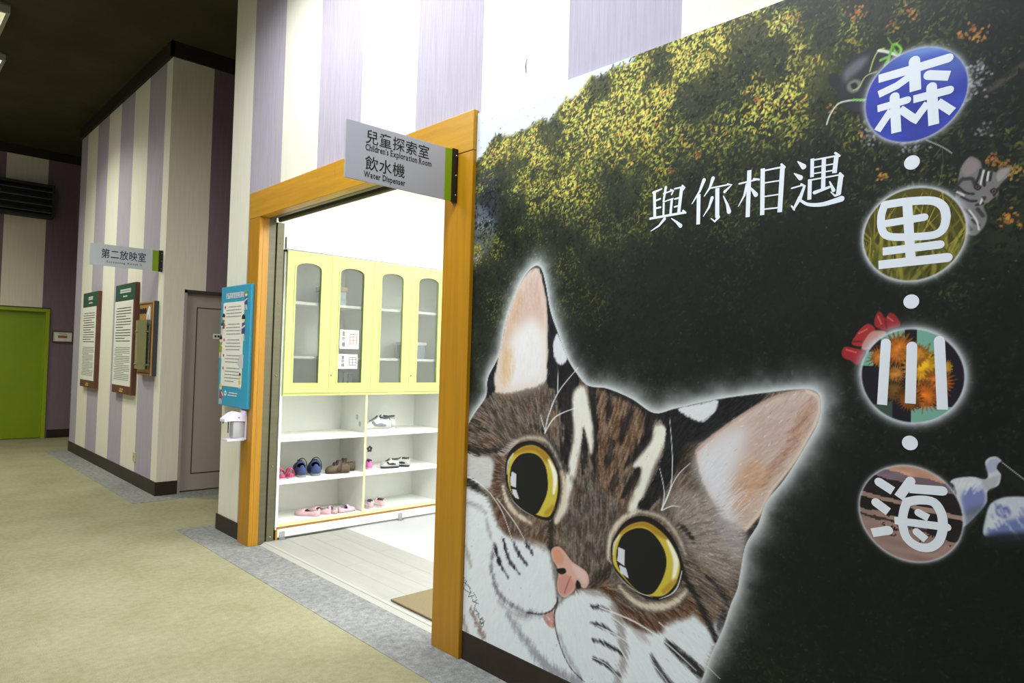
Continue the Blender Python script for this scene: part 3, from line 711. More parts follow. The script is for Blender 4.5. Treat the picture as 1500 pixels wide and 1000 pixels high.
for cx, cy in ((2.292, 4.875), (2.375, 4.862)):
    q = MB()
    for k in range(6): q.prism([circle(cx + random.uniform(-.02, .02), cy + random.uniform(-.012, .012), random.uniform(.004, .008), 8)], lambda u, v, w: (u, v, .130 + w), 0, .0004 + .0001 * k)
    tag(q.build('scuff_mark', M['shelf_scuff'], cb), kind='stuff')
# ------------------------------------------------------------------ shoes
def smat(n, c, r=.6): M[n] = mat(n, c, r, noise=((40, 40, 40), .08))
for n, c in dict(shoe_hotpink=(206, 88, 124), shoe_pinksole=(238, 200, 206), shoe_navy=(58, 74, 122), shoe_greysole=(128, 134, 136), shoe_dark=(34, 34, 40), shoe_brown=(92, 78, 56),
                 shoe_brown_dark=(62, 42, 38), shoe_brownsole=(120, 98, 62), shoe_palepink=(216, 178, 184), shoe_lining=(96, 84, 44), shoe_white=(214, 214, 206), shoe_pale_grey=(186, 188, 184), shoe_grey=(120, 126, 130),
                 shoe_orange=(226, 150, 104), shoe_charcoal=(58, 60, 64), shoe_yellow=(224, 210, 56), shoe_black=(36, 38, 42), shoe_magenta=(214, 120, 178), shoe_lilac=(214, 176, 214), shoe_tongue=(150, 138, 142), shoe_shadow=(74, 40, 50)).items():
    smat(n, c)
S_ = [0, .03, .09, .18, .30, .42, .55, .68, .80, .89, .95, .985, 1.0]
HW = [.18, .42, .60, .70, .72, .74, .84, .97, 1.0, .90, .70, .45, .20]
def outline(L, Wd, k=1.0, grow=0):
    xs_ = [(-.5 + s) * L for s in S_]; hw = [Wd / 2 * a * k + grow for a in HW]
    return [(x, -h) for x, h in zip(xs_, hw)] + [(x, h) for x, h in zip(xs_[::-1], hw[::-1])]
mpz = lambda u, v, w: (u, v, w)
def upper(L, Wd, heights, z0, open_from, open_to, thr, n=14, lean=0):
    """lofted upper with a foot opening between two stations"""
    vs, fs = [], []
    for s, h, hw in zip(S_, heights, HW):
        for k in range(n + 1):
            a = math.pi * k / n; c = math.cos(a); sn = math.sin(a)
            vs.append(((-.5 + s) * L + lean * sn * h * (1 if s < .3 else 0), -Wd / 2 * hw * math.copysign(abs(c) ** .75, c), z0 + h * sn ** .7))
    m = n + 1
    for i in range(len(S_) - 1):
        for k in range(n):
            a = math.pi * (k + .5) / n
            if open_from <= S_[i] and S_[i + 1] <= open_to and abs(math.cos(a)) < thr: continue
            fs.append((i * m + k, i * m + k + 1, (i + 1) * m + k + 1, (i + 1) * m + k))
    fs.append(tuple(range(m))[::-1]); e = (len(S_) - 1) * m; fs.append(tuple(range(e, e + m)))
    b = MB(); b.add(vs, fs); return b
def prof(pairs): return list(np.interp(S_, [p[0] for p in pairs], [p[1] for p in pairs]))
def part(mb, name, m, root, smooth=True, solid=0):
    o = mb.build(name, M[m], None, smooth=smooth); o.parent = root
    if solid:
        md = o.modifiers.new('thickness', 'SOLIDIFY'); md.thickness = solid; md.offset = 0
    return o
def band(x, half, h, wd, z0, tilt=0, n=12):
    """a strap arching over the foot at x"""
    vs, fs = [], []
    for k in range(n + 1):
        a = math.pi * k / n; c, s = math.cos(a), math.sin(a)
        for dx in (-half, half): vs.append((x + dx + tilt * s * h, -wd / 2 * c, z0 + h * s))
    for k in range(n): fs.append((2 * k, 2 * k + 1, 2 * k + 3, 2 * k + 2))
    b = MB(); b.add(vs, fs); return b
def make_shoe(kind, x, y, z, heading, L, Wd, label, group, cols):
    name = {'sneaker': 'sneaker', 'clog': 'clog', 'sandal': 'sandal', 'flat': 'ballet_flat', 'loafer': 'casual_shoe'}[kind]
    r = thing(name, (x, y, z + .0008), label, 'shoe', group); r.rotation_euler = (0, 0, math.radians(heading))
    t = {'sneaker': .024, 'clog': .024, 'sandal': .018, 'flat': .007, 'loafer': .018}[kind] * (L / .24) ** .5
    so = MB(); so.prism([outline(L, Wd)], mpz, 0, t); part(so, 'sole', cols[0], r)
    ins = MB(); ins.prism([outline(L, Wd, .86)], mpz, t - .001, t + .003); part(ins, 'insole', cols[2], r)
    H = L * {'sneaker': .47, 'clog': .44, 'sandal': .50, 'flat': .42, 'loafer': .50}[kind]
    if kind == 'sneaker':
        part(upper(L, Wd * .96, prof([(0, H * .55), (.06, H * .98), (.2, H * .9), (.38, H * .95), (.55, H * .72), (.75, H * .48), (.9, H * .40), (1, H * .16)]), t * .8, .03, .42, .72), 'upper', cols[1], r, solid=.004)
        cr = MB(); cr.tube([((-.27 + .19 * math.cos(a)) * L, Wd * .25 * math.sin(a), t * .8 + H * (.78 + .06 * abs(math.cos(a)))) for a in [2 * math.pi * k / 16 for k in range(17)]], .0075 * L / .24, 6, False); part(cr, 'collar', cols[2], r)
        tg = MB(); tg.prism([[(-.02 * L, -.16 * Wd), (.2 * L, -.14 * Wd), (.2 * L, .14 * Wd), (-.02 * L, .16 * Wd)]], lambda u, v, w: (u, v, t + H * .86 - (u + .02 * L) * 1.05 + w), 0, .006); part(tg, 'tongue', cols[4], r)
        for k in range(4):
            lx = .02 * L + k * .055 * L; part(band(lx, .008 * L / .24, H * (.80 - .085 * k), Wd * .62, t * .9 + .006), 'lace', cols[3], r, solid=.003)
        for sgn in (-1, 1):
            st = MB(); 
            pts = [(-.30 * L, H * .30), (-.12 * L, H * .42), (.05 * L, H * .36), (.16 * L, H * .62), (.22 * L, H * .52), (.12 * L, H * .22), (-.1 * L, H * .16), (-.3 * L, H * .18)]
            st.prism([pts], lambda u, v, w, s_=sgn: (u, s_ * (Wd * .5 * float(np.interp(u / L + .5, S_, HW)) * (.96 - .12 * v / H) + w), t * .8 + v), 0, .004); part(st, 'side_panel', cols[3], r, smooth=False)
        tc = upper(L * 1.012, Wd * .99, prof([(0, 0.001), (.80, .001), (.84, H * .30), (.95, H * .30), (1, H * .14)]), t * .8, -1, -1, 0); part(tc, 'toe_cap', cols[5], r)
    elif kind == 'clog':
        part(upper(L, Wd * .98, prof([(0, H * .62), (.1, H * .66), (.3, H * .55), (.5, H * .76), (.62, H * .72), (.8, H * .58), (.95, H * .42), (1, H * .2)]), t * .8, .03, .52, .80), 'upper', cols[1], r, solid=.005)
        part(band(-.10 * L, .012, H * .95, Wd * .92, t + .012, tilt=-.75), 'heel_strap', cols[3], r, solid=.004)
        for k in range(3):
            hl = MB(); hl.tube([(.16 * L + .05 * L * k, -.12 * Wd + .12 * Wd * k, t + H * .60), (.16 * L + .05 * L * k, -.12 * Wd + .12 * Wd * k, t + H * .735)], .006, 8); part(hl, 'vent_hole', cols[3], r)
    elif kind == 'sandal':
        part(band(.24 * L, .035 * L / .15, H * .62, Wd * .95, t * .8, .1), 'toe_strap', cols[1], r, solid=.005)
        part(band(.04 * L, .020 * L / .15, H * .85, Wd * .82, t * .8, -.1), 'instep_strap', cols[1], r, solid=.005)
        part(band(-.20 * L, .014 * L / .15, H * .85, Wd * .78, t * .8, -.75), 'heel_strap', cols[1], r, solid=.004)
        hc = upper(L, Wd * .95, prof([(0, H * .5), (.1, H * .55), (.18, H * .4), (.3, .002), (1, .001)]), t * .8, -.1, .35, .8); part(hc, 'heel_cup', cols[1], r, solid=.003)
        fb = MB(); fb.prism([circle(.24 * L, 0, Wd * .2, 12)], lambda u, v, w: (u, v, t + H * .60 + w), 0, .005); part(fb, 'flower', cols[3], r)
    elif kind == 'flat':
        part(upper(L, Wd, prof([(0, H * .62), (.08, H * .68), (.25, H * .52), (.45, H * .46), (.62, H * .50), (.8, H * .42), (.93, H * .34), (1, H * .15)]), t * .7, .03, .60, .76), 'upper', cols[1], r, solid=.003)
        if cols[3]: part(band(.02 * L, .014 * L / .2, H * .70, Wd * .80, t, 0), 'strap', cols[3], r, solid=.003)
        bw = MB(); bw.prism([circle(.16 * L, .05 * Wd, .07 * Wd, 8)], lambda u, v, w: (u, v, t + H * .48 + w), 0, .004); bw.prism([circle(.16 * L, -.05 * Wd, .07 * Wd, 8)], lambda u, v, w: (u, v, t + H * .48 + w), 0, .004); part(bw, 'bow', cols[4], r)
    else:
        part(upper(L, Wd * .97, prof([(0, H * .55), (.07, H * .9), (.25, H * .78), (.42, H * .85), (.58, H * .66), (.78, H * .46), (.92, H * .38), (1, H * .15)]), t * .8, .03, .42, .74), 'upper', cols[1], r, solid=.004)
        part(band(-.02 * L, .022, H * .92, Wd * .80, t * .8, -.1), 'strap', cols[3], r, solid=.004)
        part(band(.12 * L, .018, H * .76, Wd * .86, t * .8, -.1), 'strap', cols[3], r, solid=.004)
        hp = upper(L * 1.01, Wd * .99, prof([(0, H * .4), (.14, H * .42), (.2, .001), (1, .001)]), t * .8, -1, -1, 0); part(hp, 'heel_patch', cols[4], r)
    return r
z1, z2, z3 = .440, .130, .748
G = 'shoes standing on the cabinet shelves'
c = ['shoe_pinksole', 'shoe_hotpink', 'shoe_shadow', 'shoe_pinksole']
make_shoe('sandal', 2.290, 4.893, z1, 72, .150, .062, 'hot pink sandal at the left end of the middle shelf', G, c)
make_shoe('sandal', 2.362, 4.893, z1, 70, .150, .062, 'hot pink sandal touching the navy clogs', G, c)
c = ['shoe_greysole', 'shoe_navy', 'shoe_dark', 'shoe_dark']
make_shoe('clog', 2.472, 4.955, z1, 70, .250, .100, 'navy clog with grey sole next to the pink sandals', G, c)
make_shoe('clog', 2.590, 4.950, z1, 66, .250, .104, 'navy clog with raised heel strap, right one of its pair', G, c)
c = ['shoe_brown_dark', 'shoe_brown', 'shoe_brown_dark', 'shoe_brown_dark', 'shoe_brownsole']
make_shoe('loafer', 2.745, 4.880, z1, 160, .185, .080, 'brown casual shoe with straps, front one of its pair', G, c)
make_shoe('loafer', 2.832, 4.955, z1, 152, .185, .080, 'brown casual shoe with straps, behind its twin', G, c)
c = ['shoe_palepink', 'shoe_palepink', 'shoe_lining', None, 'shoe_palepink']
make_shoe('flat', 2.535, 4.935, z2, 122, .205, .088, 'larger pale pink ballet flat, leftmost on the bottom shelf', G, c)
make_shoe('flat', 2.640, 4.950, z2, 116, .205, .088, 'larger pale pink ballet flat beside the small pink flats', G, c)
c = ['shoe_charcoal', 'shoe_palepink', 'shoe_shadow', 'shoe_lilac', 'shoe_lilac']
make_shoe('flat', 2.720, 4.925, z2, 100, .150, .062, 'small pale pink strapped flat beside the larger flats', G, c)
make_shoe('flat', 2.838, 4.882, z2, 12, .160, .062, 'small pale pink strapped flat next to the centre partition', G, c)
c = ['shoe_white', 'shoe_pale_grey', 'shoe_charcoal', 'shoe_grey', 'shoe_charcoal', 'shoe_orange']
make_shoe('sneaker', 3.090, 4.890, z3, 166, .240, .090, 'white and grey sneaker with orange toe, front one of its pair', G, c)
make_shoe('sneaker', 3.190, 4.985, z3, 150, .240, .090, 'white and grey sneaker half hidden behind its twin', G, c)
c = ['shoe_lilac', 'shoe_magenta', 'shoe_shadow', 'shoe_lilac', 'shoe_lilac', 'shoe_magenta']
make_shoe('sneaker', 3.066, 4.955, z1, 72, .145, .066, 'small magenta sneaker beside the centre partition', G, c)
c = ['shoe_black', 'shoe_pale_grey', 'shoe_charcoal', 'shoe_black', 'shoe_yellow', 'shoe_black']
make_shoe('sneaker', 3.222, 4.875, z1, 160, .150, .070, 'black and white sneaker with yellow tongue, left one of its pair', G, c)
make_shoe('sneaker', 3.345, 4.895, z1, 128, .150, .070, 'black and white sneaker with yellow tongue, right one of its pair', G, c)
c = ['shoe_white', 'shoe_palepink', 'shoe_charcoal', 'shoe_white', 'shoe_tongue', 'shoe_palepink']
make_shoe('sneaker', 3.040, 4.895, z2, 84, .140, .066, 'small blush sneaker against the centre partition, bottom shelf', G, c)
make_shoe('sneaker', 3.128, 4.895, z2, 104, .140, .066, 'small blush sneaker on the bottom shelf, right one of its pair', G, c)
# ------------------------------------------------------------------ the cat mural
# Outlines below were measured on the photograph (pixels of the 1500 x 1000 frame) and are turned into
# metres on the wall with W(); everything is painted in wall metres (U = -Y to the right, V = Z up).
MX = D - .012
def W(px, py, x=MX):
    q = FW + RT * ((px - 750) / FPX) - UP * ((py - 500) / FPX)
    p = CAM + q * ((x - CAM[0]) / q[0]); return (-p[1], p[2])
def mpp(px, py):
    a, b = W(px, py - 1), W(px, py + 1); return abs(a[1] - b[1]) / 2
def Wl(pts): return [W(*p) for p in pts]

ucol = [W(px, 540)[0] for px in np.arange(670, 1506, 1.2)]
ucol = np.array([-MUR1] + [u for u in ucol if u > -MUR1 + .001] + list(np.arange(ucol[-1] + .012, -MUR0, .014)) + [-MUR0])
NV = 915
vrow = np.linspace(MURZ0, MURZ1, NV)
NU = len(ucol)
U2, V2 = np.meshgrid(ucol, vrow)                # shape (NV, NU)
CAN = np.zeros((NV, NU, 3))                     # sRGB 0..1, made linear at the end

def lattice(freq_u, freq_v, seed, U_=None, V_=None):
    U_ = U2 if U_ is None else U_; V_ = V2 if V_ is None else V_
    g = np.random.default_rng(seed).random((256, 256)); a = (U_ + 50) * freq_u; b = (V_ + 50) * freq_v
    i = np.floor(a).astype(int); j = np.floor(b).astype(int); fa = a - i; fb = b - j
    fa = fa * fa * (3 - 2 * fa); fb = fb * fb * (3 - 2 * fb)
    i0, i1, j0, j1 = i % 256, (i + 1) % 256, j % 256, (j + 1) % 256
    return (g[j0, i0] * (1 - fa) + g[j0, i1] * fa) * (1 - fb) + (g[j1, i0] * (1 - fa) + g[j1, i1] * fa) * fb
def fbm(f, seed, oct_=4):
    r = 0; a = 1; t = 0
    for k in range(oct_): r = r + a * lattice(f * 2 ** k, f * 2 ** k, seed + k); t += a; a *= .55
    return r / t
def spline(pts, closed=True, n=6):
    P = np.array(pts, float); m = len(P); out = []
    for i in range(m if closed else m - 1):
        if closed: p0, p1, p2, p3 = P[i - 1], P[i], P[(i + 1) % m], P[(i + 2) % m]
        else: p0, p1, p2, p3 = P[max(i - 1, 0)], P[i], P[i + 1], P[min(i + 2, m - 1)]
        for k in range(n):
            t = k / n; out.append(.5 * (2 * p1 + (p2 - p0) * t + (2 * p0 - 5 * p1 + 4 * p2 - p3) * t * t + (3 * p1 - p0 - 3 * p2 + p3) * t ** 3))
    if not closed: out.append(P[-1])
    return np.array(out)
def window(P, pad):
    i0, i1 = np.searchsorted(ucol, [P[:, 0].min() - pad, P[:, 0].max() + pad]); j0, j1 = np.searchsorted(vrow, [P[:, 1].min() - pad, P[:, 1].max() + pad])
    return slice(j0, max(j1, j0)), slice(i0, max(i1, i0))
def seg_dist(P, Q, U_, V_):
    d = np.full(U_.shape, 9.); tt = np.zeros(U_.shape)
    for k in range(len(P)):
        a, b = P[k], Q[k]; e = b - a; l = max(e @ e, 1e-12)
        t = np.clip(((U_ - a[0]) * e[0] + (V_ - a[1]) * e[1]) / l, 0, 1)
        dd = np.hypot(U_ - a[0] - t * e[0], V_ - a[1] - t * e[1]); m = dd < d; d = np.where(m, dd, d); tt = np.where(m, (k + t) / len(P), tt)
    return d, tt
def sdf(P, U_, V_):
    Q = np.roll(P, -1, 0); d, _ = seg_dist(P, Q, U_, V_); ins = np.zeros(U_.shape, bool)
    for a, b in zip(P, Q):
        if a[1] == b[1]: continue
        c = ((a[1] > V_) != (b[1] > V_)) & (U_ < (b[0] - a[0]) * (V_ - a[1]) / (b[1] - a[1]) + a[0]); ins ^= c
    return np.where(ins, -d, d)
def C8(c): return np.array(c) / 255.
FUR = None
def blend(win, col, a):
    c = CAN[win]; CAN[win] = c + (C8(col) - c) * a[..., None]
CLIP = None
def fill(pts, col, blur=1.5, alpha=1., fur=0., smooth=True, clip=False, n=5):
    """paint a soft-edged area; blur and fur raggedness are photo pixels"""
    k = mpp(*pts[0]); P = np.array(Wl(pts)); P = spline(P, True, n) if smooth else P
    w = window(P, (blur + fur * 2) * k + .004)
    if CAN[w].size == 0: return
    d = sdf(P, U2[w], V2[w])
    if fur: d = d + (FUR[w] - .5) * 2 * fur * k
    a = np.clip(.5 - d / (blur * k), 0, 1); a = a * a * (3 - 2 * a) * alpha
    if clip: a = a * CLIP[w]
    blend(w, col, a)
def line(pts, width, col, blur=1., alpha=1., taper=(1, 1), fur=0., clip=False, smooth=True):
    k = mpp(*pts[0]); P = np.array(Wl(pts)); P = spline(P, False, 5) if smooth and len(pts) > 2 else P
    w = window(P, (width + blur + 2 * fur) * k + .004)
    if CAN[w].size == 0: return
    d, t = seg_dist(P[:-1], P[1:], U2[w], V2[w])
    hw = width / 2 * k * np.interp(t, [0, .5, 1], [taper[0], 1, taper[1]])
    d = d - hw
    if fur: d = d + (FUR[w] - .5) * 2 * fur * k
    a = np.clip(.5 - d / (blur * k), 0, 1); a = a * a * (3 - 2 * a) * alpha
    if clip: a = a * CLIP[w]
    blend(w, col, a)
def dab(u, v, ang, ln, wd, col, alpha=1.):
    """one brush dab (leaf or hair) in metres"""
    r = ln * .55 + wd
    i0, i1 = np.searchsorted(ucol, [u - r, u + r]); j0, j1 = int((v - r - MURZ0) / (vrow[1] - vrow[0])), int((v + r - MURZ0) / (vrow[1] - vrow[0])) + 2
    j0 = max(j0, 0); j1 = min(j1, NV)
    if i1 <= i0 or j1 <= j0: return
    du = ucol[None, i0:i1] - u; dv = vrow[j0:j1, None] - v; c, s = math.cos(ang), math.sin(ang)
    x = (du * c + dv * s) / (ln * .5); y = (-du * s + dv * c) / (wd * .5 * np.clip(1.15 - np.abs(x), .15, 1))
    a = np.clip(1.4 - (x * x + y * y), 0, 1) * alpha
    cc = CAN[j0:j1, i0:i1]; cc += (col - cc) * a[..., None]

# ---- forest
def field(ctrl, power=3.):
    """smooth scalar field through control values given at photo pixels"""
    num = 0; den = 0
    for px, py, val in ctrl:
        u, v = W(px, py); w_ = 1 / ((U2 - u) ** 2 + (V2 - v) ** 2 + .004) ** (power / 2); num = num + w_ * val; den = den + w_
    return num / den
BR = 1.22 * field([(720, 240, .75), (780, 200, .9), (850, 170, 1.), (930, 150, 1.), (1000, 90, 1.), (1080, 70, 1.), (1160, 90, .85), (1200, 110, .9), (1230, 60, .5), (1290, 40, .5), (1350, 30, .3), (1440, 60, .25), (1490, 100, .12),
            (710, 300, .35), (760, 270, .7), (840, 250, .75), (930, 240, .6), (1010, 200, .5), (1090, 150, .6), (1160, 190, .45), (1215, 170, .5), (700, 360, .55), (750, 330, .35), (820, 330, .4), (900, 310, .35), (1000, 290, .25), (1080, 260, .28), (1200, 260, .22), (1240, 300, .2),
            (705, 430, .25), (760, 400, .2), (860, 420, .22), (960, 400, .12), (1060, 400, .08), (1150, 380, .1), (1230, 420, .07), (860, 520, .12), (960, 530, .14), (1050, 500, .06), (1150, 520, .05), (1250, 520, .04), (700, 520, .25), (705, 580, .16),
            (1430, 150, .12), (1490, 260, .45), (1480, 330, .4), (1440, 420, .2), (1490, 480, .1), (1450, 600, .05), (1240, 700, .05), (1150, 800, .09), (1100, 900, .14), (1070, 980, .1), (1250, 900, .04), (1400, 900, .04), (1490, 850, .03), (1500, 1000, .03), (1300, 230, .2), (1250, 350, .12)])
nz = fbm(9, 3, 4); nz2 = fbm(26, 9, 3)
lum = np.clip(BR * (.35 + 1.1 * nz), 0, 1)
dark = np.array([8, 12, 12]); mid = np.array([36, 42, 29]); hi = np.array([88, 84, 46])
cl = lambda a: np.clip(a, 0, 1)[..., None]
CAN[:] = (dark + (mid - dark) * cl(lum * 2.0) + (hi - mid) * cl((lum - .55) * 1.2)) / 255.
CAN *= (.78 + .44 * nz2)[..., None]
CAN += (np.array([.02, .026, .03]) * (fbm(3, 40, 2) - .3)[..., None])
def shade(pts, col, blur, alpha): fill(pts, col, blur, alpha)
# tall dark trunks and cool gaps
for pts, w_ in (([(760, 300), (752, 380), (748, 470)], 5), ([(905, 300), (898, 420), (893, 540)], 6), ([(1010, 250), (1004, 380), (1002, 560)], 7), ([(1046, 180), (1052, 330), (1060, 540)], 5), ([(1120, 240), (1110, 400), (1104, 560)], 6), ([(1455, 20), (1470, 150), (1480, 300)], 26), ([(830, 400), (880, 470), (900, 560)], 4), ([(980, 360), (1020, 420), (1050, 520)], 4)):
    line(pts, w_, (18, 22, 22), 5, .7)
line([(1400, 150), (1450, 130), (1500, 95)], 10, (92, 80, 68), 6, .7); line([(1250, 150), (1275, 190), (1330, 205), (1400, 180)], 16, (26, 27, 27), 8, .8)
fill([(695, 255), (720, 250), (730, 280), (728, 330), (700, 330), (690, 300)], (52, 58, 74), 14, .8); fill([(690, 300), (715, 310), (728, 345), (700, 385), (686, 380)], (130, 136, 150), 18, .55)
fill([(822, 160), (870, 150), (890, 190), (860, 230), (835, 215)], (38, 46, 36), 18, .55); fill([(960, 130), (1060, 140), (1070, 210), (1000, 250), (950, 200)], (42, 50, 40), 26, .5)
fill([(1380, 100), (1430, 80), (1450, 200), (1400, 230)], (24, 26, 30), 20, .7)
# sky along the upper left
SKY = [(680, 160), (700, 150), (800, 110), (935, 60), (925, 92), (900, 100), (880, 112), (862, 118), (846, 142), (828, 148), (815, 165), (805, 178), (792, 176), (770, 190), (745, 200), (725, 200), (712, 222), (700, 235), (680, 245)]
fill(SKY, (204, 210, 216), 7, 1)
# foliage: leaves dabbed from dark to light, in clumps
cl_n = np.clip((fbm(7, 71, 4) - .36) / .28, 0, 1); cl_f = fbm(24, 171, 2)
skyP = spline(np.array(Wl(SKY)), True, 3); sk = sdf(skyP, U2[::4, ::4], V2[::4, ::4])
RAMP = np.array([[10, 15, 15], [46, 53, 35], [98, 98, 46], [176, 166, 66], [232, 214, 104]], float)
for layer, N in enumerate((20000, 42000, 52000)):
    pu = RNG.uniform(-MUR1, .72, N); pv = RNG.uniform(.25, MURZ1, N)
    jj = np.clip(((pv - MURZ0) / (MURZ1 - MURZ0) * NV).astype(int), 0, NV - 1); ii = np.clip(np.searchsorted(ucol, pu), 0, NU - 1)
    RR = RNG.random((N, 6))
    for k in range(N):
        j, i = jj[k], ii[k]; br = BR[j, i]; r = RR[k]; cn = cl_n[j, i]
        s = sk[min(j // 4, sk.shape[0] - 1), min(i // 4, sk.shape[1] - 1)]
        if s < -.010 and (r[0] < .985 or s < -.04): continue
        t = br * (.30 + .85 * cn) + (cl_f[j, i] - .5) * .35 * br
        if layer == 0: t = t * .45; keep = 1
        elif layer == 1: t = t * .85 + .06 * r[2]; keep = .40 + br * 1.1
        else: t = t * 1.12; keep = br * (.25 + 1.05 * cn)
        if r[0] > keep: continue
        t = min(max(t + (r[1] - .5) * (.12 + .35 * br), 0), 1)
        q_ = t * 4; a_ = min(int(q_), 3); col = RAMP[a_] + (RAMP[a_ + 1] - RAMP[a_]) * (q_ - a_)
        if r[3] < .06 and t > .35: col = col * np.array([1.08, .84, .72])
        elif r[3] > .8: col = col * np.array([.86, 1.0, .92])
        sz = (.009 + .013 * r[5]) * (1.6 if layer == 0 else 1)
        ang = 1.0 + 1.3 * (r[4] - .5) * 2 if r[3] < .75 else r[4] * 3.14
        dab(pu[k], pv[k], ang, sz, sz * .34, col / 255., .6 + .35 * r[2])
# sparse glints in the shade and orange blossom
for k in range(2600):
    u, v = RNG.uniform(-MUR1, .72), RNG.uniform(.15, MURZ1); j = min(int((v - MURZ0) / (MURZ1 - MURZ0) * NV), NV - 1); i = min(np.searchsorted(ucol, u), NU - 1)
    if RNG.random() > .25 + BR[j, i] * 1.2: continue
    g_ = RNG.uniform(70, 150) * (.35 + .65 * min(1, BR[j, i] * 2.4)); dab(u, v, RNG.random() * 3.1, .008, .0035, np.array([g_, g_ * 1.03, g_ * .95]) / 255., .6)
for cx, cy, n_, rad in ((1255, 20, 26, 14), (1160, 25, 10, 12), (1335, 18, 16, 14), (1310, 38, 8, 10), (1432, 48, 26, 16), (1410, 52, 12, 8), (1000, 205, 10, 8), (950, 205, 12, 10), (985, 250, 6, 6), (725, 225, 14, 8), (1020, 228, 8, 6), (1108, 145, 10, 6), (1215, 160, 10, 12), (1260, 200, 8, 8), (1480, 250, 26, 16), (1455, 235, 20, 10), (1480, 320, 26, 16), (1440, 290, 14, 10), (1290, 255, 12, 10)):
    for q_ in range(n_):
        u, v = W(cx + RNG.normal() * rad * .6, cy + RNG.normal() * rad * .45)
        dab(u, v, RNG.random() * 3.1, .012, .007, np.array([214, RNG.uniform(118, 170), 54 + 20 * RNG.random()]) * RNG.uniform(.6, .95) / 255., .8)
for cx, cy, n_, rad in ((1420, 120, 60, 22), (1440, 95, 26, 14), (1275, 200, 26, 14), (1330, 215, 30, 18), (1405, 150, 20, 12), (1440, 190, 12, 12), (705, 330, 40, 12), (695, 380, 30, 8)):
    for q_ in range(n_):
        u, v = W(cx + RNG.normal() * rad * .6, cy + RNG.normal() * rad * .5); g_ = RNG.uniform(100, 185)
        dab(u, v, RNG.random() * 3.1, .010, .008, np.array([g_, g_, g_ * 1.06]) / 255., .6)

# ---- little animals around the round pictures
fill([(1230, 112), (1239, 98), (1260, 77), (1284, 74), (1310, 85), (1300, 120), (1275, 150), (1262, 163), (1241, 158), (1228, 144), (1225, 128)], (44, 45, 52), 3, .97)
fill([(1215, 110), (1224, 107), (1230, 116), (1226, 127), (1217, 127), (1213, 118)], (38, 39, 44), 3, .95)
fill([(1236, 105), (1258, 86), (1272, 84), (1262, 100), (1248, 112), (1238, 120)], (112, 114, 124), 12, .8); fill([(1242, 122), (1252, 116), (1262, 120), (1258, 132), (1248, 136), (1241, 131)], (132, 124, 120), 5, .85)
fill([(1246, 124), (1253, 121), (1256, 126), (1250, 131)], (20, 20, 24), 3, .9)
for pts, c_, w_ in (([(1250, 132), (1258, 128), (1268, 112), (1284, 105)], (176, 190, 120), 1.6), ([(1274, 105), (1280, 86), (1287, 74), (1295, 71)], (178, 196, 96), 1.8), ([(1287, 74), (1300, 76), (1318, 82)], (214, 222, 214), 4), ([(1300, 92), (1304, 78), (1308, 66), (1313, 64)], (104, 170, 60), 4),
                    ([(1313, 64), (1320, 72), (1316, 80), (1310, 74)], (120, 190, 70), 3), ([(1300, 55), (1306, 64), (1310, 72)], (110, 150, 60), 1.5), ([(1211, 182), (1216, 168), (1228, 152), (1246, 147), (1266, 147)], (206, 216, 200), 2.2), ([(1250, 146), (1268, 146)], (120, 180, 90), 3), ([(1290, 88), (1302, 84), (1296, 96)], (110, 176, 64), 4)):
    line(pts, w_, c_, 1.4, .95)
line([(1357, 205), (1380, 215), (1394, 224)], 1.4, (190, 200, 190), 1, .8); line([(1380, 213), (1381, 240), (1375, 272)], .9, (110, 120, 110), 1, .6); line([(1380, 214), (1368, 230)], 1, (120, 130, 110), 1, .6)
# spotted kitten
fill([(1402, 272), (1407, 247), (1416, 233), (1424, 229), (1436, 236), (1440, 247), (1458, 252), (1466, 246), (1481, 245), (1476, 258), (1464, 272), (1462, 284), (1450, 294), (1441, 302), (1446, 318), (1440, 334), (1425, 345), (1400, 330), (1396, 300), (1400, 285)], (120, 116, 120), 3, .96)
for pts in ([(1410, 262), (1402, 272), (1404, 284)], [(1414, 262), (1424, 262), (1428, 270)], [(1440, 256), (1440, 268)], [(1398, 296), (1408, 304), (1410, 316)], [(1414, 326), (1422, 336)], [(1432, 306), (1440, 316)]): line(pts, 5, (46, 43, 46), 3, .85)
fill([(1409, 248), (1417, 234), (1426, 232), (1434, 240), (1430, 250), (1416, 258)], (138, 124, 126), 3, .9); fill([(1460, 256), (1468, 248), (1479, 247), (1470, 260), (1462, 266)], (156, 146, 148), 3, .9)
for pts in ([(1437, 248), (1434, 258), (1430, 268)], [(1445, 250), (1443, 262), (1442, 272)], [(1452, 254), (1450, 264)], [(1404, 274), (1414, 282), (1426, 284)], [(1408, 288), (1420, 294), (1430, 294)], [(1462, 276), (1456, 286)], [(1412, 306), (1424, 316)], [(1424, 322), (1434, 330)], [(1430, 300), (1440, 298)]): line(pts, 3.4, (34, 32, 36), 1.6, .92)
for pts in ([(1441, 250), (1438, 262), (1436, 272)], [(1448, 252), (1446, 264)], [(1402, 281), (1412, 286)], [(1420, 308), (1430, 322), (1434, 336)], [(1440, 288), (1436, 298)]): line(pts, 2.6, (214, 212, 216), 1.5, .9)
for c_ in ((1432, 274), (1456, 280)): fill([(c_[0] - 6, c_[1]), (c_[0], c_[1] - 5), (c_[0] + 6, c_[1]), (c_[0], c_[1] + 5)], (30, 26, 26), 1.6); fill([(c_[0] - 3, c_[1]), (c_[0], c_[1] - 3), (c_[0] + 3, c_[1]), (c_[0], c_[1] + 3)], (120, 96, 80), 1.2); fill([(c_[0] - 1.6, c_[1]), (c_[0], c_[1] - 2), (c_[0] + 1.6, c_[1]), (c_[0], c_[1] + 2)], (18, 16, 18), 1)
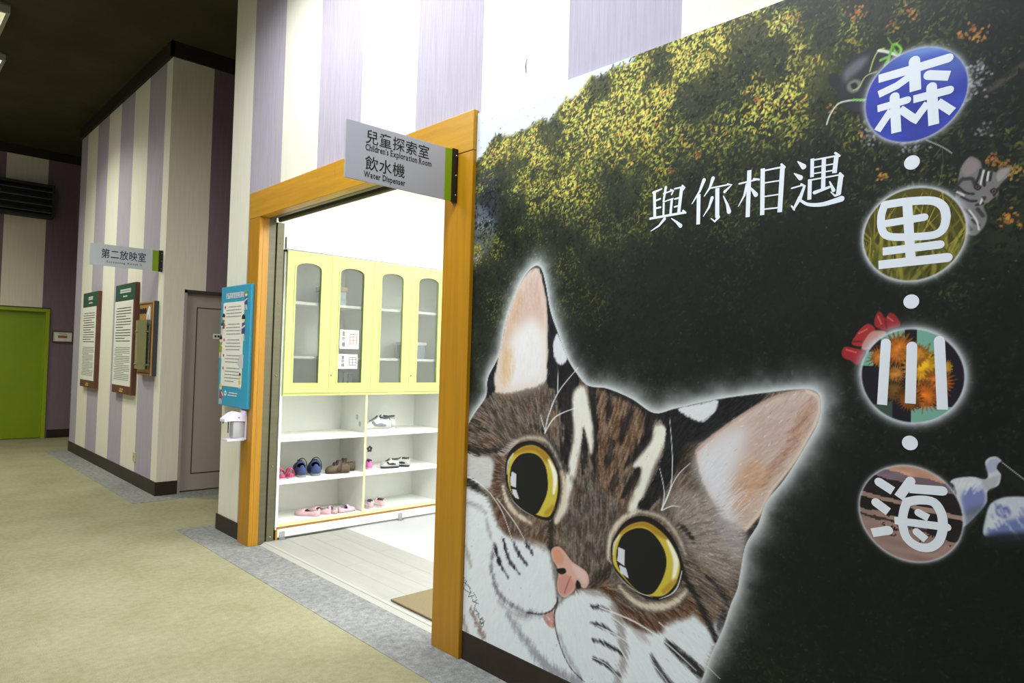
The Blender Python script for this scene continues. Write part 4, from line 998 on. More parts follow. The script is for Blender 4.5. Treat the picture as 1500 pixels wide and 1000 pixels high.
fill([(1438, 288), (1445, 288), (1442, 294)], (60, 44, 46), 1.4); line([(1470, 262), (1486, 250)], .8, (190, 190, 190), .8, .6)
# red crab
for pts, c_ in (([(1281, 476), (1284, 459), (1290, 457), (1297, 466), (1303, 458), (1312, 462), (1319, 476), (1308, 480), (1296, 484)], (150, 36, 44)), ([(1248, 500), (1260, 482), (1272, 474), (1282, 482), (1280, 496), (1266, 506), (1252, 506)], (164, 44, 50)), ([(1233, 516), (1238, 508), (1252, 510), (1266, 514), (1262, 524), (1256, 534), (1246, 528), (1236, 524)], (158, 38, 48)), ([(1276, 486), (1298, 486), (1290, 498), (1270, 512), (1262, 508)], (190, 130, 120))):
    fill(pts, c_, 2, .97)
for pts in ([(1286, 463), (1291, 474)], [(1300, 464), (1308, 470)], [(1258, 488), (1270, 482)], [(1240, 512), (1254, 516)]): line(pts, 2, (216, 110, 108), 1.5, .8)
line([(1246, 488), (1252, 492)], 2, (26, 18, 20), 1, .9); line([(1250, 500), (1262, 500)], 2, (90, 14, 22), 1.5, .8); line([(1297, 470), (1299, 482)], 2, (90, 14, 22), 1.5, .8)
# two white spoonbills
fill([(1400, 716), (1392, 706), (1401, 700), (1425, 698), (1441, 702), (1447, 698), (1446, 688), (1443, 677), (1449, 670), (1460, 669), (1468, 677), (1467, 692), (1463, 710), (1450, 716), (1446, 722), (1445, 736), (1432, 752), (1416, 768), (1404, 770)], (206, 208, 220), 2.5, .97)
fill([(1408, 728), (1420, 712), (1436, 712), (1444, 728), (1440, 742), (1424, 754), (1412, 752)], (104, 112, 176), 8, .85); fill([(1412, 748), (1440, 740), (1432, 756), (1416, 770)], (88, 100, 110), 12, .7)
fill([(1444, 684), (1450, 673), (1462, 672), (1466, 682), (1458, 690), (1448, 692)], (150, 152, 190), 5, .7); fill([(1436, 704), (1450, 700), (1464, 696), (1458, 712), (1446, 718)], (150, 154, 160), 6, .6)
fill([(1460, 684), (1468, 676), (1486, 690), (1503, 704), (1520, 720), (1520, 736), (1498, 722), (1480, 708), (1466, 694)], (24, 26, 28), 1.6, .97); line([(1468, 677), (1486, 691), (1504, 705)], 1.2, (190, 190, 196), 1, .9)
fill([(1440, 778), (1444, 756), (1450, 739), (1464, 730), (1482, 727), (1508, 730), (1526, 752), (1508, 780), (1470, 784), (1446, 786)], (198, 202, 218), 4, .97)
fill([(1446, 782), (1460, 764), (1476, 762), (1506, 756), (1520, 772), (1500, 790), (1460, 788)], (92, 104, 166), 10, .85); fill([(1458, 744), (1470, 738), (1480, 748), (1476, 758), (1462, 756)], (84, 92, 160), 7, .85); fill([(1446, 766), (1452, 757), (1464, 757), (1470, 766), (1458, 774), (1446, 773)], (206, 210, 216), 5, .9)
for k in range(60):
    px, py = RNG.uniform(1446, 1515), RNG.uniform(732, 782); t = (py - 730) / 54; c_ = (206, 210, 222) if RNG.random() > t * .9 else (104, 114, 172); l = RNG.uniform(4, 10)
    line([(px, py), (px + l * .5, py + l)], 3.2, c_, 3.5, .5)
for k in range(30):
    px, py = RNG.uniform(1400, 1440), RNG.uniform(702, 716); line([(px, py), (px - 5, py + RNG.uniform(4, 9))], 2.6, (212, 214, 224), 3, .6)
fill([(1440, 786), (1470, 780), (1520, 782), (1520, 800), (1440, 800)], (24, 30, 32), 10, .8)

# ---- round pictures (centres and radius in metres)
DISC = [(2.102, 'blue'), (1.726, 'reed'), (1.348, 'flower'), (.984, 'shore')]
UC = -.622; RAD = .1245
for zc, kind in DISC:
    i0, i1 = np.searchsorted(ucol, [UC - .22, UC + .22]); j0, j1 = np.searchsorted(vrow, [zc - .22, zc + .22]); w = np.s_[j0:j1, i0:i1]
    Uw, Vw, CANw = U2[w], V2[w], CAN[w]
    rr = np.hypot(Uw - UC, Vw - zc)
    gl = np.clip(np.exp(-((rr - RAD) / {'blue': .009, 'reed': .009, 'flower': .013, 'shore': .0055}[kind]).clip(0) ** 1.4), 0, 1) * (rr >= RAD - .002) * np.clip(.75 + .5 * fbm(30, 5, 2)[w], 0, 1)
    CANw += (C8((208, 212, 224)) - CANw) * (gl * (.95 if kind in ('flower', 'reed') else .75))[..., None]
    m = np.clip((RAD - rr) / .0025 + .5, 0, 1)
    u = (Uw - UC) / RAD; v = (Vw - zc) / RAD
    pic = np.zeros_like(CANw)
    if kind == 'blue':
        n_ = lattice(7, 26, 77, Uw, Vw); t = np.clip((v - .35 + .25 * u) * 1.6 + .9 * (n_ - .5), 0, 1)[..., None]
        pic[:] = C8((52, 66, 168)) + (C8((104, 132, 200)) - C8((52, 66, 168))) * t; pic *= (.9 + .2 * lattice(10, 34, 78, Uw, Vw))[..., None]
    elif kind == 'reed':
        pic[:] = C8((70, 64, 20)); rg = np.random.default_rng(8)
        for k in range(150):
            u0, kk, cc, wd_ = rg.uniform(-1.6, 1.4), rg.normal() * .35 + .12, rg.normal() * .18, rg.uniform(.02, .07)
            lo_, tall = -1.1, rg.uniform(.3, 2.1); x_ = v - lo_; d_ = np.abs(u - u0 - kk * x_ - cc * x_ * x_) / (wd_ * np.clip(1.1 - x_ / tall, .05, 1))
            mm = np.clip(1.5 - d_, 0, 1) * (x_ < tall); g_ = rg.random(); pic += ((C8((64, 70, 18)) * (1 - g_) + C8((196, 180, 78)) * g_) - pic) * (mm * .8)[..., None]
        pic *= (.8 + .35 * np.clip(v * .6 + .5, 0, 1))[..., None]
    elif kind == 'flower':
        pic[:] = C8((26, 22, 34))
        lf = ((v > .35) & (u > -.6) & (u < -.12)) | ((v > .30 + .5 * (u - .1)) & (u > .12) & (u < .55)) | ((v < -.62) & (u > .02)) | ((v < -.45 + .3 * u) & (u < -.35) & (u > -.75)) | ((v > .2) & (v < .5) & (u < -.75))
        pic[lf] = C8((116, 166, 152))
        pic[(u < -.35) & (v < -.45 + .3 * u) & (u > -.75)] = C8((60, 78, 70))
        ang_n = lattice(120, 120, 55, Uw, Vw)
        for fu, fv, fr, c_ in ((-.25, .55, .36, (206, 118, 40)), (-.62, .38, .22, (208, 124, 44)), (.22, .20, .40, (236, 172, 34)), (.10, .45, .24, (226, 150, 50)), (.52, -.12, .28, (222, 124, 40)), (.28, -.42, .30, (214, 112, 36)), (-.30, .02, .20, (196, 128, 56)), (-.32, -.35, .24, (120, 84, 34)), (-.02, -.52, .24, (150, 84, 28)), (.66, .2, .14, (232, 170, 50))):
            a_ = np.arctan2(v - fv, u - fu); q_ = np.hypot(u - fu, v - fv) / fr * (1 + .22 * np.sin(a_ * 23) + .3 * (ang_n - .5))
            mm = np.clip((1 - q_) * 5, 0, 1)[..., None]; pic += (C8(c_) * (.55 + .55 * np.clip(1 - q_, 0, 1) + .35 * (ang_n - .5))[..., None] - pic) * mm
    else:
        tl = v + .28 * u * .4 + .06 * (lattice(40, 40, 61, Uw, Vw) - .5)
        pic[:] = C8((150, 122, 116))
        for lo, hi_, c_ in ((.80, 2, (196, 150, 128)), (.62, .80, (118, 100, 112)), (.22, .62, (34, 28, 32)), (.12, .22, (160, 132, 124)), (-.14, .12, (30, 24, 26)), (-.24, -.14, (150, 124, 116)), (-.30, -.24, (60, 48, 46))):
            mm = (tl > lo) & (tl <= hi_); pic[mm] = C8(c_)
        right = (u > .35) & (tl < -.05) & (tl > -.33); pic[right] = C8((34, 28, 30))
        pic *= (.9 + .2 * lattice(22, 70, 62, Uw, Vw))[..., None]
        for k in range(60):
            du, dv = RNG.uniform(-.6, .8), RNG.uniform(-.55, -.3) if RNG.random() < .6 else RNG.uniform(-.5, -.1); du = du if RNG.random() < .5 else RNG.uniform(-.5, -.1)
            q_ = np.hypot((u - du) * 1.0, (v - dv) * 1.4); pic[q_ < .022] = C8((28, 24, 26))
    CANw += (pic - CANw) * m[..., None]
    ring = np.clip(1 - np.abs(rr - RAD) / .0028, 0, 1) * (.6 if kind != 'blue' else .35); CANw += (C8((206, 208, 220)) - CANw) * ring[..., None]

# ---- the big cat
OUT = [(640, 660), (683, 628), (694, 607), (712, 580), (715, 553), (731, 520), (742, 469), (757, 427), (772, 400), (785, 389), (793, 394), (799, 415), (806, 454), (817, 487), (832, 526), (847, 550), (862, 565), (889, 569), (925, 584), (958, 605),
       (990, 598), (1050, 585), (1122, 575), (1170, 570), (1194, 573), (1202, 588), (1198, 618), (1179, 654), (1149, 702), (1122, 735), (1110, 768), (1092, 798), (1084, 840), (1080, 862), (1070, 886), (1058, 922), (1040, 961), (1026, 1000), (1004, 1050), (980, 1100), (960, 1160), (640, 1160)]
P_ = np.array(Wl(OUT)); P_ = np.vstack([P_[:1], spline(P_[1:-2], False, 5), P_[-2:]])
dcat = sdf(P_, U2, V2); gnoise = fbm(22, 15, 3)
gl = np.exp(-((dcat.clip(0)) / (.036 * (.65 + .7 * gnoise))) ** 1.2)
CAN += (C8((222, 227, 234)) - CAN) * (gl * .95 * (dcat > -.01))[..., None]
CLIP = np.clip(.5 - dcat / .003, 0, 1)
# hair direction field and streaked noise along it
DIRS = [(770, 500, 0, -1), (740, 610, -.5, -.9), (700, 640, -.9, -.4), (690, 700, -.9, .3), (700, 800, -.5, .8), (760, 850, -.3, .9), (830, 600, .05, -1), (870, 650, .1, -1), (910, 640, .25, -1), (950, 660, .35, -1), (860, 740, -.1, -1), (880, 780, .2, -1), (850, 790, 0, -1), (840, 930, 0, 1), (900, 930, .6, .8), (980, 720, .5, -.8), (1040, 690, .8, -.5), (1120, 640, .75, -.55), (1060, 780, .9, -.1), (1040, 850, .8, .5), (1000, 930, .7, .7), (940, 960, .5, .85), (770, 780, -.2, .9), (820, 690, .1, -1), (760, 960, -.2, .9), (1180, 600, .6, -.7)]
nx = ny = 0; wsum = 0
for px, py, dx, dy in DIRS:
    u, v = W(px, py); a = W(px + dx * 4, py + dy * 4); e = np.array([a[0] - u, a[1] - v]); e /= np.linalg.norm(e)
    w_ = 1 / ((U2 - u) ** 2 + (V2 - v) ** 2 + .002) ** 1.5; nx = nx + w_ * e[0]; ny = ny + w_ * e[1]
nn = np.hypot(nx, ny) + 1e-9; nx /= nn; ny /= nn
white = np.random.default_rng(4).random((NV, NU)); white = (white + np.roll(white, 1, 0) + np.roll(white, 1, 1)) / 3
uidx = np.arange(NU)[None, :]; vidx = np.arange(NV)[:, None]; du_ = np.gradient(ucol)[None, :]; dv_ = vrow[1] - vrow[0]
acc = np.zeros((NV, NU)); wt = 0
for k in range(-7, 8):
    s = k * .0022
    ii_ = np.clip(np.rint(uidx + nx * s / du_), 0, NU - 1).astype(int); jj_ = np.clip(np.rint(vidx + ny * s / dv_), 0, NV - 1).astype(int)
    acc += white[jj_, ii_]; wt += 1
FUR = acc / wt; FUR = np.clip((FUR - FUR.mean()) / (FUR.std() * 3.2) + .5, 0, 1)
def cf(pts, col, blur=5, alpha=1., fur=4): fill(pts, col, blur * 1.5, alpha, fur * .55, clip=True)
def clin(pts, w_, col, blur=4, alpha=1., taper=(.5, .4), fur=2.5): line(pts, w_, col, blur * 1.35, alpha, taper, fur * .6, clip=True)
full = np.clip(.5 - dcat / .003, 0, 1)
CAN += (C8((98, 87, 81)) - CAN) * full[..., None]
fn = fbm(14, 44, 3)
CAN += ((C8((122, 94, 76)) - CAN) * (full * np.clip((fn - .5) * 2.2, 0, .7))[..., None])
WH = (230, 236, 247)
# lower face and chest: white
cf([(640, 705), (690, 716), (712, 726), (722, 748), (732, 772), (752, 786), (790, 790), (806, 810), (818, 870), (860, 868), (892, 880), (915, 905), (940, 922), (975, 910), (1012, 900), (1040, 915), (1056, 915), (1040, 965), (1010, 1050), (960, 1160), (640, 1160)], WH, 9, 1, 5)
cf([(676, 655), (700, 664), (720, 672), (724, 694), (718, 714), (700, 714), (676, 702)], (214, 212, 216), 8, .95, 4)
clin([(676, 700), (694, 710), (712, 724)], 13, (40, 38, 40), 5, .95, (1, .2)); clin([(676, 654), (700, 660), (734, 658)], 13, (46, 40, 38), 6, .95, (.9, .4)); clin([(692, 614), (704, 626), (716, 634)], 9, (48, 44, 44), 5, .85); clin([(778, 622), (790, 628), (800, 634)], 8, (50, 44, 44), 5, .85)
clin([(682, 640), (690, 620), (700, 606)], 6, (60, 54, 54), 5, .7)
# left ear
cf([(724, 553), (734, 505), (745, 457), (760, 421), (778, 398), (789, 396), (796, 415), (801, 454), (801, 514), (799, 556), (769, 570), (742, 576), (724, 572)], (224, 204, 194), 3, 1, 2)
cf([(752, 450), (770, 415), (786, 402), (795, 430), (797, 480), (780, 470), (762, 480)], (208, 178, 166), 16, .8, 3)
cf([(736, 510), (748, 460), (760, 428), (764, 445), (752, 490), (744, 530), (736, 560)], (206, 170, 142), 11, .6, 3)
cf([(748, 500), (775, 470), (797, 490), (798, 550), (765, 566), (738, 566), (742, 540)], (236, 234, 238), 24, .95, 6); cf([(738, 520), (750, 510), (752, 545), (742, 565), (735, 560)], (220, 178, 132), 11, .6, 4)
clin([(724, 553), (734, 505), (745, 457), (760, 421), (778, 397), (789, 395)], 3, (222, 206, 192), 2, .9, (1, 1), 1); clin([(790, 397), (797, 415), (801, 454), (801, 540)], 2.6, (214, 196, 184), 2, .8, (1, 1), 1)
cf([(731, 499), (729, 526), (724, 553), (725, 570), (712, 582), (714, 553), (729, 522)], (26, 26, 36), 3, 1, 1.5)
cf([(790, 391), (795, 394), (800, 415), (807, 454), (817, 487), (832, 526), (848, 552), (845, 566), (815, 570), (802, 560), (803, 500), (801, 440)], (24, 24, 34), 2.5, 1, 1.5)
cf([(811, 502), (816, 489), (823, 503), (831, 525), (820, 534), (812, 523)], (218, 220, 230), 3, 1, 2.5)
# forehead stripes
cf([(803, 556), (842, 556), (842, 600), (838, 640), (833, 678), (818, 664), (826, 636), (818, 600), (812, 575)], (30, 28, 32), 5, .95, 4)
cf([(800, 640), (814, 648), (828, 680), (822, 690), (806, 668)], (52, 48, 50), 7, .8, 4)
cf([(858, 566), (890, 568), (926, 582), (956, 604), (952, 640), (940, 664), (920, 690), (900, 720), (880, 720), (866, 660), (862, 610)], (112, 86, 68), 8, .8, 4)
clin([(868, 566), (868, 600), (872, 640), (868, 680)], 17, (34, 30, 32), 6, .95, (1.1, .3)); clin([(884, 566), (926, 584), (956, 606)], 17, (30, 28, 32), 6, .95, (.8, 1))
clin([(950, 612), (948, 640), (930, 668), (916, 684)], 17, (30, 28, 32), 6, .95, (1, .3)); clin([(926, 600), (916, 622), (908, 646)], 16, (36, 32, 34), 6, .9); clin([(894, 582), (892, 600), (889, 618)], 15, (38, 32, 34), 6, .9); clin([(897, 646), (892, 668), (886, 686)], 16, (40, 34, 34), 6, .9); clin([(936, 684), (924, 706), (913, 728)], 15, (34, 30, 32), 6, .9); clin([(905, 688), (900, 706), (895, 720)], 14, (44, 38, 36), 6, .85); clin([(875, 672), (871, 704)], 13, (50, 42, 40), 6, .8)
cf([(841, 572), (857, 568), (864, 600), (869, 636), (866, 664), (857, 640), (850, 656), (844, 692), (834, 728), (830, 750), (812, 766), (822, 736), (827, 712), (831, 684), (841, 640), (838, 600)], (230, 228, 220), 6, 1, 3)
clin([(855, 628), (857, 656), (854, 692)], 12, (38, 34, 36), 5, .95, (.2, .6))
cf([(960, 624), (974, 622), (978, 636), (970, 660), (958, 684), (947, 714), (934, 746), (920, 748), (928, 724), (937, 704), (939, 686), (928, 682), (942, 662), (955, 644)], (230, 228, 218), 6, 1, 3)
clin([(936, 688), (930, 704), (920, 722)], 9, (36, 32, 34), 4, .9, (.6, .3))
# right ear and black patch beside it
cf([(958, 606), (990, 599), (1050, 585), (1122, 575), (1112, 592), (1080, 614), (1050, 635), (1023, 662), (1000, 684), (986, 700), (972, 722), (950, 746), (934, 744), (950, 716), (964, 684), (976, 640), (972, 622)], (24, 24, 30), 4, 1, 3)
cf([(1005, 650), (1030, 650), (1016, 680), (996, 700), (982, 716), (990, 690)], (70, 56, 50), 8, .8, 4)
cf([(994, 599), (1020, 592), (1050, 586), (1047, 602), (1030, 617), (1011, 612)], (218, 220, 228), 3, 1, 2.5)
cf([(1020, 660), (1050, 633), (1098, 600), (1140, 579), (1179, 571), (1198, 580), (1200, 606), (1182, 642), (1158, 681), (1128, 720), (1113, 750), (1092, 777), (1065, 770), (1044, 735), (1029, 702)], (202, 180, 174), 4, 1, 2)
cf([(1110, 610), (1150, 588), (1188, 580), (1190, 602), (1160, 650), (1120, 672), (1090, 655)], (194, 168, 162), 20, .8, 4); cf([(1180, 590), (1194, 596), (1180, 634), (1150, 676), (1120, 712), (1116, 700), (1148, 656)], (168, 122, 100), 11, .6, 4)
cf([(1072, 700), (1100, 672), (1126, 690), (1112, 724), (1088, 752), (1070, 735)], (200, 152, 120), 20, .6, 5); cf([(1020, 668), (1060, 636), (1090, 634), (1080, 680), (1066, 720), (1076, 770), (1052, 765), (1032, 715)], (222, 222, 232), 24, .85, 7)
clin([(1092, 776), (1113, 750), (1128, 721), (1158, 682), (1182, 643), (1199, 608), (1199, 582), (1180, 572)], 5, (222, 200, 188), 2.5, .95, (1, 1), 1); clin([(1020, 660), (1050, 634), (1098, 601), (1140, 580), (1178, 572)], 4, (190, 160, 152), 2.5, .9, (1, 1), 1); clin([(1110, 766), (1096, 786), (1090, 820)], 9, (30, 32, 42), 4, .9, (.6, .5))
for k in range(70):
    t = RNG.random(); px, py = 1026 + 50 * t + RNG.normal() * 6, 690 + 62 * t + RNG.normal() * 10; l = RNG.uniform(14, 34); a = -.55 + .5 * (1 - t) * -1 + RNG.normal() * .12
    line([(px, py), (px + l * .6 * math.cos(a), py + l * .6 * math.sin(a) - 1), (px + l * math.cos(a), py + l * math.sin(a) - 3)], 1.3, (222, 222, 234), 1.4, .55, (1, .2))
for k in range(60):
    px, py = RNG.uniform(744, 796), RNG.uniform(530, 566); l = RNG.uniform(14, 40); a = -1.45 + (px - 770) * .012 + RNG.normal() * .12
    line([(px, py), (px + l * math.cos(a), py + l * math.sin(a))], 1.2, (232, 230, 236), 1.4, .5, (1, .2))
# right cheek: grey fur, pale towards the ear
cf([(990, 716), (1040, 730), (1066, 770), (1092, 782), (1086, 830), (1060, 850), (1020, 820), (1000, 780), (984, 745)], (150, 139, 134), 16, .85, 6); cf([(1050, 760), (1090, 780), (1084, 815), (1060, 800)], (168, 160, 166), 16, .7, 6)
clin([(995, 768), (1006, 778), (1016, 792)], 9, (44, 40, 42), 5, .85); clin([(998, 836), (1022, 880), (1038, 914), (1048, 936)], 14, (34, 30, 32), 6, .95, (.5, .6)); clin([(1036, 842), (1054, 866), (1068, 888)], 11, (44, 40, 46), 6, .85); clin([(1060, 896), (1052, 922)], 12, (52, 52, 66), 6, .8)
clin([(1010, 876), (1030, 912)], 12, (120, 84, 60), 8, .7)
# nose bridge and brown round the eyes
cf([(836, 740), (860, 716), (890, 724), (914, 748), (892, 790), (880, 830), (862, 838), (842, 812), (828, 792), (822, 770)], (92, 84, 80), 12, .85, 5)
clin([(736, 668), (726, 700), (728, 740), (744, 776), (776, 788), (806, 792)], 16, (96, 70, 56), 8, .9, (.6, .8)); clin([(808, 756), (808, 780), (806, 802)], 13, (40, 34, 32), 7, .95, (.6, 1)); clin([(816, 800), (812, 840), (816, 874)], 7, (70, 60, 56), 7, .8, (1, 1))
clin([(896, 828), (884, 842), (866, 856)], 16, (48, 40, 38), 8, .95, (.7, .6)); clin([(886, 858), (908, 892), (946, 912), (990, 904), (1012, 882)], 26, (98, 70, 56), 9, .92, (.7, .6)); clin([(862, 866), (880, 876), (900, 890)], 12, (104, 88, 80), 8, .7)
# muzzle pads, mouth, chin
cf([(721, 795), (746, 788), (783, 794), (804, 808), (811, 828), (815, 854), (815, 876), (808, 892), (794, 898), (772, 896), (746, 883), (729, 866), (721, 841)], (228, 233, 245), 8, 1, 4)
clin([(724, 800), (720, 830), (728, 864), (746, 884), (772, 897), (794, 900)], 8, (120, 118, 132), 7, .8, (.6, .6), 4); clin([(806, 812), (813, 845), (817, 874)], 6, (120, 112, 108), 6, .7)
cf([(816, 886), (832, 872), (860, 866), (884, 870), (900, 886), (908, 915), (912, 965), (902, 1004), (860, 1002), (836, 976), (822, 948), (815, 918)], (228, 233, 245), 7, 1, 4)
clin([(900, 890), (910, 925), (913, 965), (904, 1000)], 16, (140, 130, 132), 9, .65, (.8, .8), 5); clin([(860, 868), (884, 872)], 6, (150, 140, 134), 6, .6)
clin([(745, 900), (764, 930), (788, 962), (812, 984), (850, 1002)], 16, (142, 142, 154), 10, .75, (.5, .9), 5); clin([(682, 800), (690, 830)], 8, (150, 146, 146), 8, .6); clin([(690, 892), (700, 915), (708, 932)], 10, (116, 84, 70), 8, .7, (.3, .9), 5); clin([(676, 900), (684, 925)], 8, (150, 126, 110), 8, .6, (.4, .9), 5); clin([(680, 735), (700, 742), (712, 752)], 8, (150, 146, 148), 8, .6); clin([(712, 760), (720, 790)], 7, (150, 144, 142), 8, .6)
cf([(796, 901), (808, 894), (813, 905), (813, 917), (807, 919), (799, 911)], (196, 150, 142), 2.5, 1, .5); clin([(801, 902), (808, 910)], 4, (230, 200, 196), 3, .9)
for pts, w_ in (([(817, 876), (815, 888), (812, 900), (814, 922), (822, 949), (836, 978), (856, 998)], 2.6), ([(817, 880), (809, 893), (794, 899), (772, 897)], 2.2)): clin(pts, w_, (40, 34, 36), 2, .9, (1, .5), .6)
for pts in ([(725, 797), (731, 822), (744, 845)], [(737, 790), (746, 820), (761, 840)], [(750, 790), (758, 808), (772, 827)], [(768, 790), (774, 800), (780, 812)], [(866, 888), (880, 890), (892, 894)], [(866, 912), (884, 918), (904, 930)], [(869, 937), (890, 944), (912, 958)], [(869, 964), (888, 974), (908, 990)]): clin(pts, 7, (44, 40, 52), 4.5, .92, (.5, .2), 2.5)
# right lower cheek markings
cf([(974, 918), (1008, 908), (1038, 926), (1038, 956), (1022, 974), (992, 950)], (228, 233, 245), 8, 1, 5); clin([(976, 940), (1000, 962), (1024, 984)], 17, (34, 32, 34), 6, .95, (.4, 1)); clin([(955, 960), (968, 984), (990, 1010)], 11, (60, 56, 64), 7, .85, (.4, .9)); clin([(930, 925), (950, 940)], 12, (170, 160, 160), 8, .6)
clin([(752, 786), (776, 792), (800, 804)], 9, (120, 106, 100), 9, .7); clin([(826, 872), (816, 886)], 6, (110, 98, 94), 6, .7); clin([(820, 930), (832, 962), (850, 990)], 6, (150, 148, 156), 8, .7); clin([(730, 880), (752, 898), (780, 904)], 7, (160, 158, 166), 9, .7)
clin([(838, 700), (846, 716), (850, 740)], 9, (66, 58, 56), 8, .7); clin([(880, 716), (884, 740), (878, 764)], 8, (72, 62, 58), 8, .6); clin([(862, 700), (860, 724)], 8, (66, 58, 54), 8, .6); clin([(820, 640), (826, 660), (832, 690)], 9, (34, 31, 34), 6, .9)
clin([(700, 590), (714, 600), (728, 602)], 7, (74, 62, 56), 7, .7); clin([(740, 596), (752, 610), (756, 626)], 7, (82, 68, 60), 7, .6); clin([(780, 588), (784, 604)], 7, (82, 68, 60), 7, .6)
# fur streaks over everything hairy
st = (FUR - .5)
CAN += (full * st)[..., None] * np.interp(CAN.mean(2, keepdims=True), [0, .12, .3, .5, .65, .85], [.05, .10, .24, .17, .07, .025])
NF = 15000
for k in range(NF):
    px, py = RNG.uniform(678, 1200), RNG.uniform(560, 1010); u, v = W(px, py)
    if not (-MUR1 < u < -MUR0 and MURZ0 < v < MURZ1): continue
    j = int((v - MURZ0) / (MURZ1 - MURZ0) * (NV - 1)); i = min(np.searchsorted(ucol, u), NU - 1)
    if dcat[j, i] > -.006: continue
    c0 = CAN[j, i]; b = c0.mean(); r = RNG.random(3)
    if b > .60 and r[0] < .93: continue
    k_ = 1 + (r[1] - .42) * .85; colr = np.clip(c0 * k_ + (.04 if r[1] > .7 else 0), 0, .95)
    dab(u, v, math.atan2(ny[j, i], nx[j, i]) + (r[2] - .5) * .5, .011 + .010 * r[0], .0026, colr, .5)
# eye surrounds
for pts, w_, al in (([(737, 712), (742, 732), (756, 752), (778, 766)], 9, .95), ([(823, 690), (827, 716), (824, 744), (814, 764)], 9, .95), ([(748, 652), (766, 642), (790, 642), (806, 652), (822, 684)], 5, .75), ([(891, 818), (894, 786), (912, 760), (936, 748)], 8, .95), ([(908, 860), (930, 881), (958, 889), (986, 883), (1005, 866)], 10, .95), ([(940, 749), (970, 758), (992, 784), (1004, 812)], 6, .7)): clin(pts, w_, (220, 208, 190), 5, al, (.5, .5), 3)
for k in range(26):
    px = 738 + k * .9; clin([(px, 668 - k * .9), (px - 8 - 4 * RNG.random(), 662 - k * .85 + 5 * RNG.random())], .9, (206, 202, 198), 1, .7, (1, .4), 0)
clin([(806, 762), (812, 752), (812, 764)], 3, (214, 196, 176), 2, .8); clin([(892, 820), (898, 828)], 3, (206, 200, 180), 2, .8)
EYES = [dict(out=[(740, 684), (744, 666), (754, 653), (770, 646), (786, 647), (802, 658), (814, 678), (820, 700), (820, 724), (814, 748), (808, 760), (800, 762), (784, 757), (766, 748), (750, 732), (742, 710)],
             iris=[(745, 684), (750, 667), (764, 655), (782, 652), (800, 663), (812, 682), (817, 704), (816, 726), (810, 747), (802, 757), (784, 753), (764, 742), (750, 724), (744, 704)],
             pup=[(750, 680), (760, 667), (774, 663), (788, 667), (798, 680), (802, 698), (802, 718), (796, 736), (785, 753), (770, 747), (754, 732), (747, 710), (747, 694)],
             hl=[[(750, 690), (756, 694), (755.6, 714), (748, 711), (747.6, 700)], [(750, 716), (756, 717), (760.6, 731), (755, 729), (751, 723)]], wl=[(804, 674), (813, 696), (811, 722)], wh=[(743, 694), (745, 676), (752, 664)]),
        dict(out=[(895, 811), (897, 793), (911, 769), (929, 757), (950, 757), (971, 770), (989, 793), (998, 817), (1002, 835), (995, 859), (980, 874), (962, 879), (938, 872), (917, 853), (900, 832)],
             iris=[(898, 808), (905, 785), (920, 770), (941, 764), (959, 771), (980, 791), (993, 817), (996, 833), (989, 855), (974, 871), (956, 873), (935, 867), (911, 843), (899, 826)],
             pup=[(903, 808), (911, 785), (929, 774), (947, 775), (962, 787), (974, 808), (976, 829), (968, 853), (954, 870), (935, 866), (914, 844), (904, 826)],
             hl=[[(906, 801), (915, 805), (915, 829), (904, 821)], [(907, 827), (917, 832), (921, 847), (909, 839)]], wl=[(978, 792), (990, 820), (986, 850)], wh=[(898, 812), (900, 796), (908, 783)])]
for e in EYES:
    fill(e['out'], (24, 20, 24), 2.0, 1)
    fill(e['iris'], (206, 186, 70), 2.0, 1)
    k = len(e['iris']); fill([e['iris'][i] for i in range(1, 6)] + [((e['iris'][i][0] + 3 * e['pup'][min(i, len(e['pup']) - 1)][0]) / 4, (e['iris'][i][1] + 3 * e['pup'][min(i, len(e['pup']) - 1)][1]) / 4) for i in (4, 3, 2)], (150, 104, 34), 7, .75)
    line(e['wl'], 10, (252, 249, 232), 5, 1, (.4, .4)); line([(e['iris'][8][0], e['iris'][8][1] - 4), (e['iris'][9][0] - 2, e['iris'][9][1] - 5)], 8, (168, 128, 42), 6, .7); line(e['wh'], 4, (226, 224, 210), 2.5, .9, (.5, .5))
    fill(e['pup'], (24, 24, 26), 1.6, 1)
    for h in e['hl']: fill(h, (214, 217, 230), 1.2, 1, smooth=False)
line([(999, 836), (993, 858), (983, 870), (966, 877)], 2.4, (222, 224, 232), 1.4, .95, (.6, .3)); line([(744, 716), (752, 734), (766, 747), (782, 756)], 1.6, (206, 200, 200), 1.2, .8, (.4, .5)); line([(902, 838), (916, 854), (936, 868), (956, 874)], 1.6, (206, 206, 210), 1.2, .8, (.4, .5))
# nose
NOSE = [(808, 805), (816, 800), (825, 805), (838, 822), (851, 831), (860, 839), (863, 852), (858, 861), (852, 860), (849, 852), (845, 850), (843, 860), (838, 868), (827, 875), (818, 868), (816, 853), (818, 840), (815, 829), (809, 818)]
fill(NOSE, (40, 30, 30), 9, .7); fill(NOSE, (216, 172, 164), 2.2, 1); fill([(809, 806), (818, 803), (826, 814), (824, 826), (814, 824)], (214, 148, 116), 8, .8); fill([(818, 845), (832, 842), (842, 856), (836, 866), (826, 872), (819, 865)], (200, 138, 130), 6, .7); fill([(838, 826), (852, 833), (860, 842), (858, 855), (846, 845)], (228, 194, 194), 7, .8)
fill([(816, 833), (827, 832), (829, 838), (823, 841), (817, 838)], (26, 18, 20), 2, 1); fill([(845, 850), (849, 853), (851, 860), (846, 862), (843, 857)], (26, 18, 20), 2, 1); line([(836, 844), (831, 856), (827, 868)], 2, (150, 72, 66), 2.4, .85, (.4, .8))
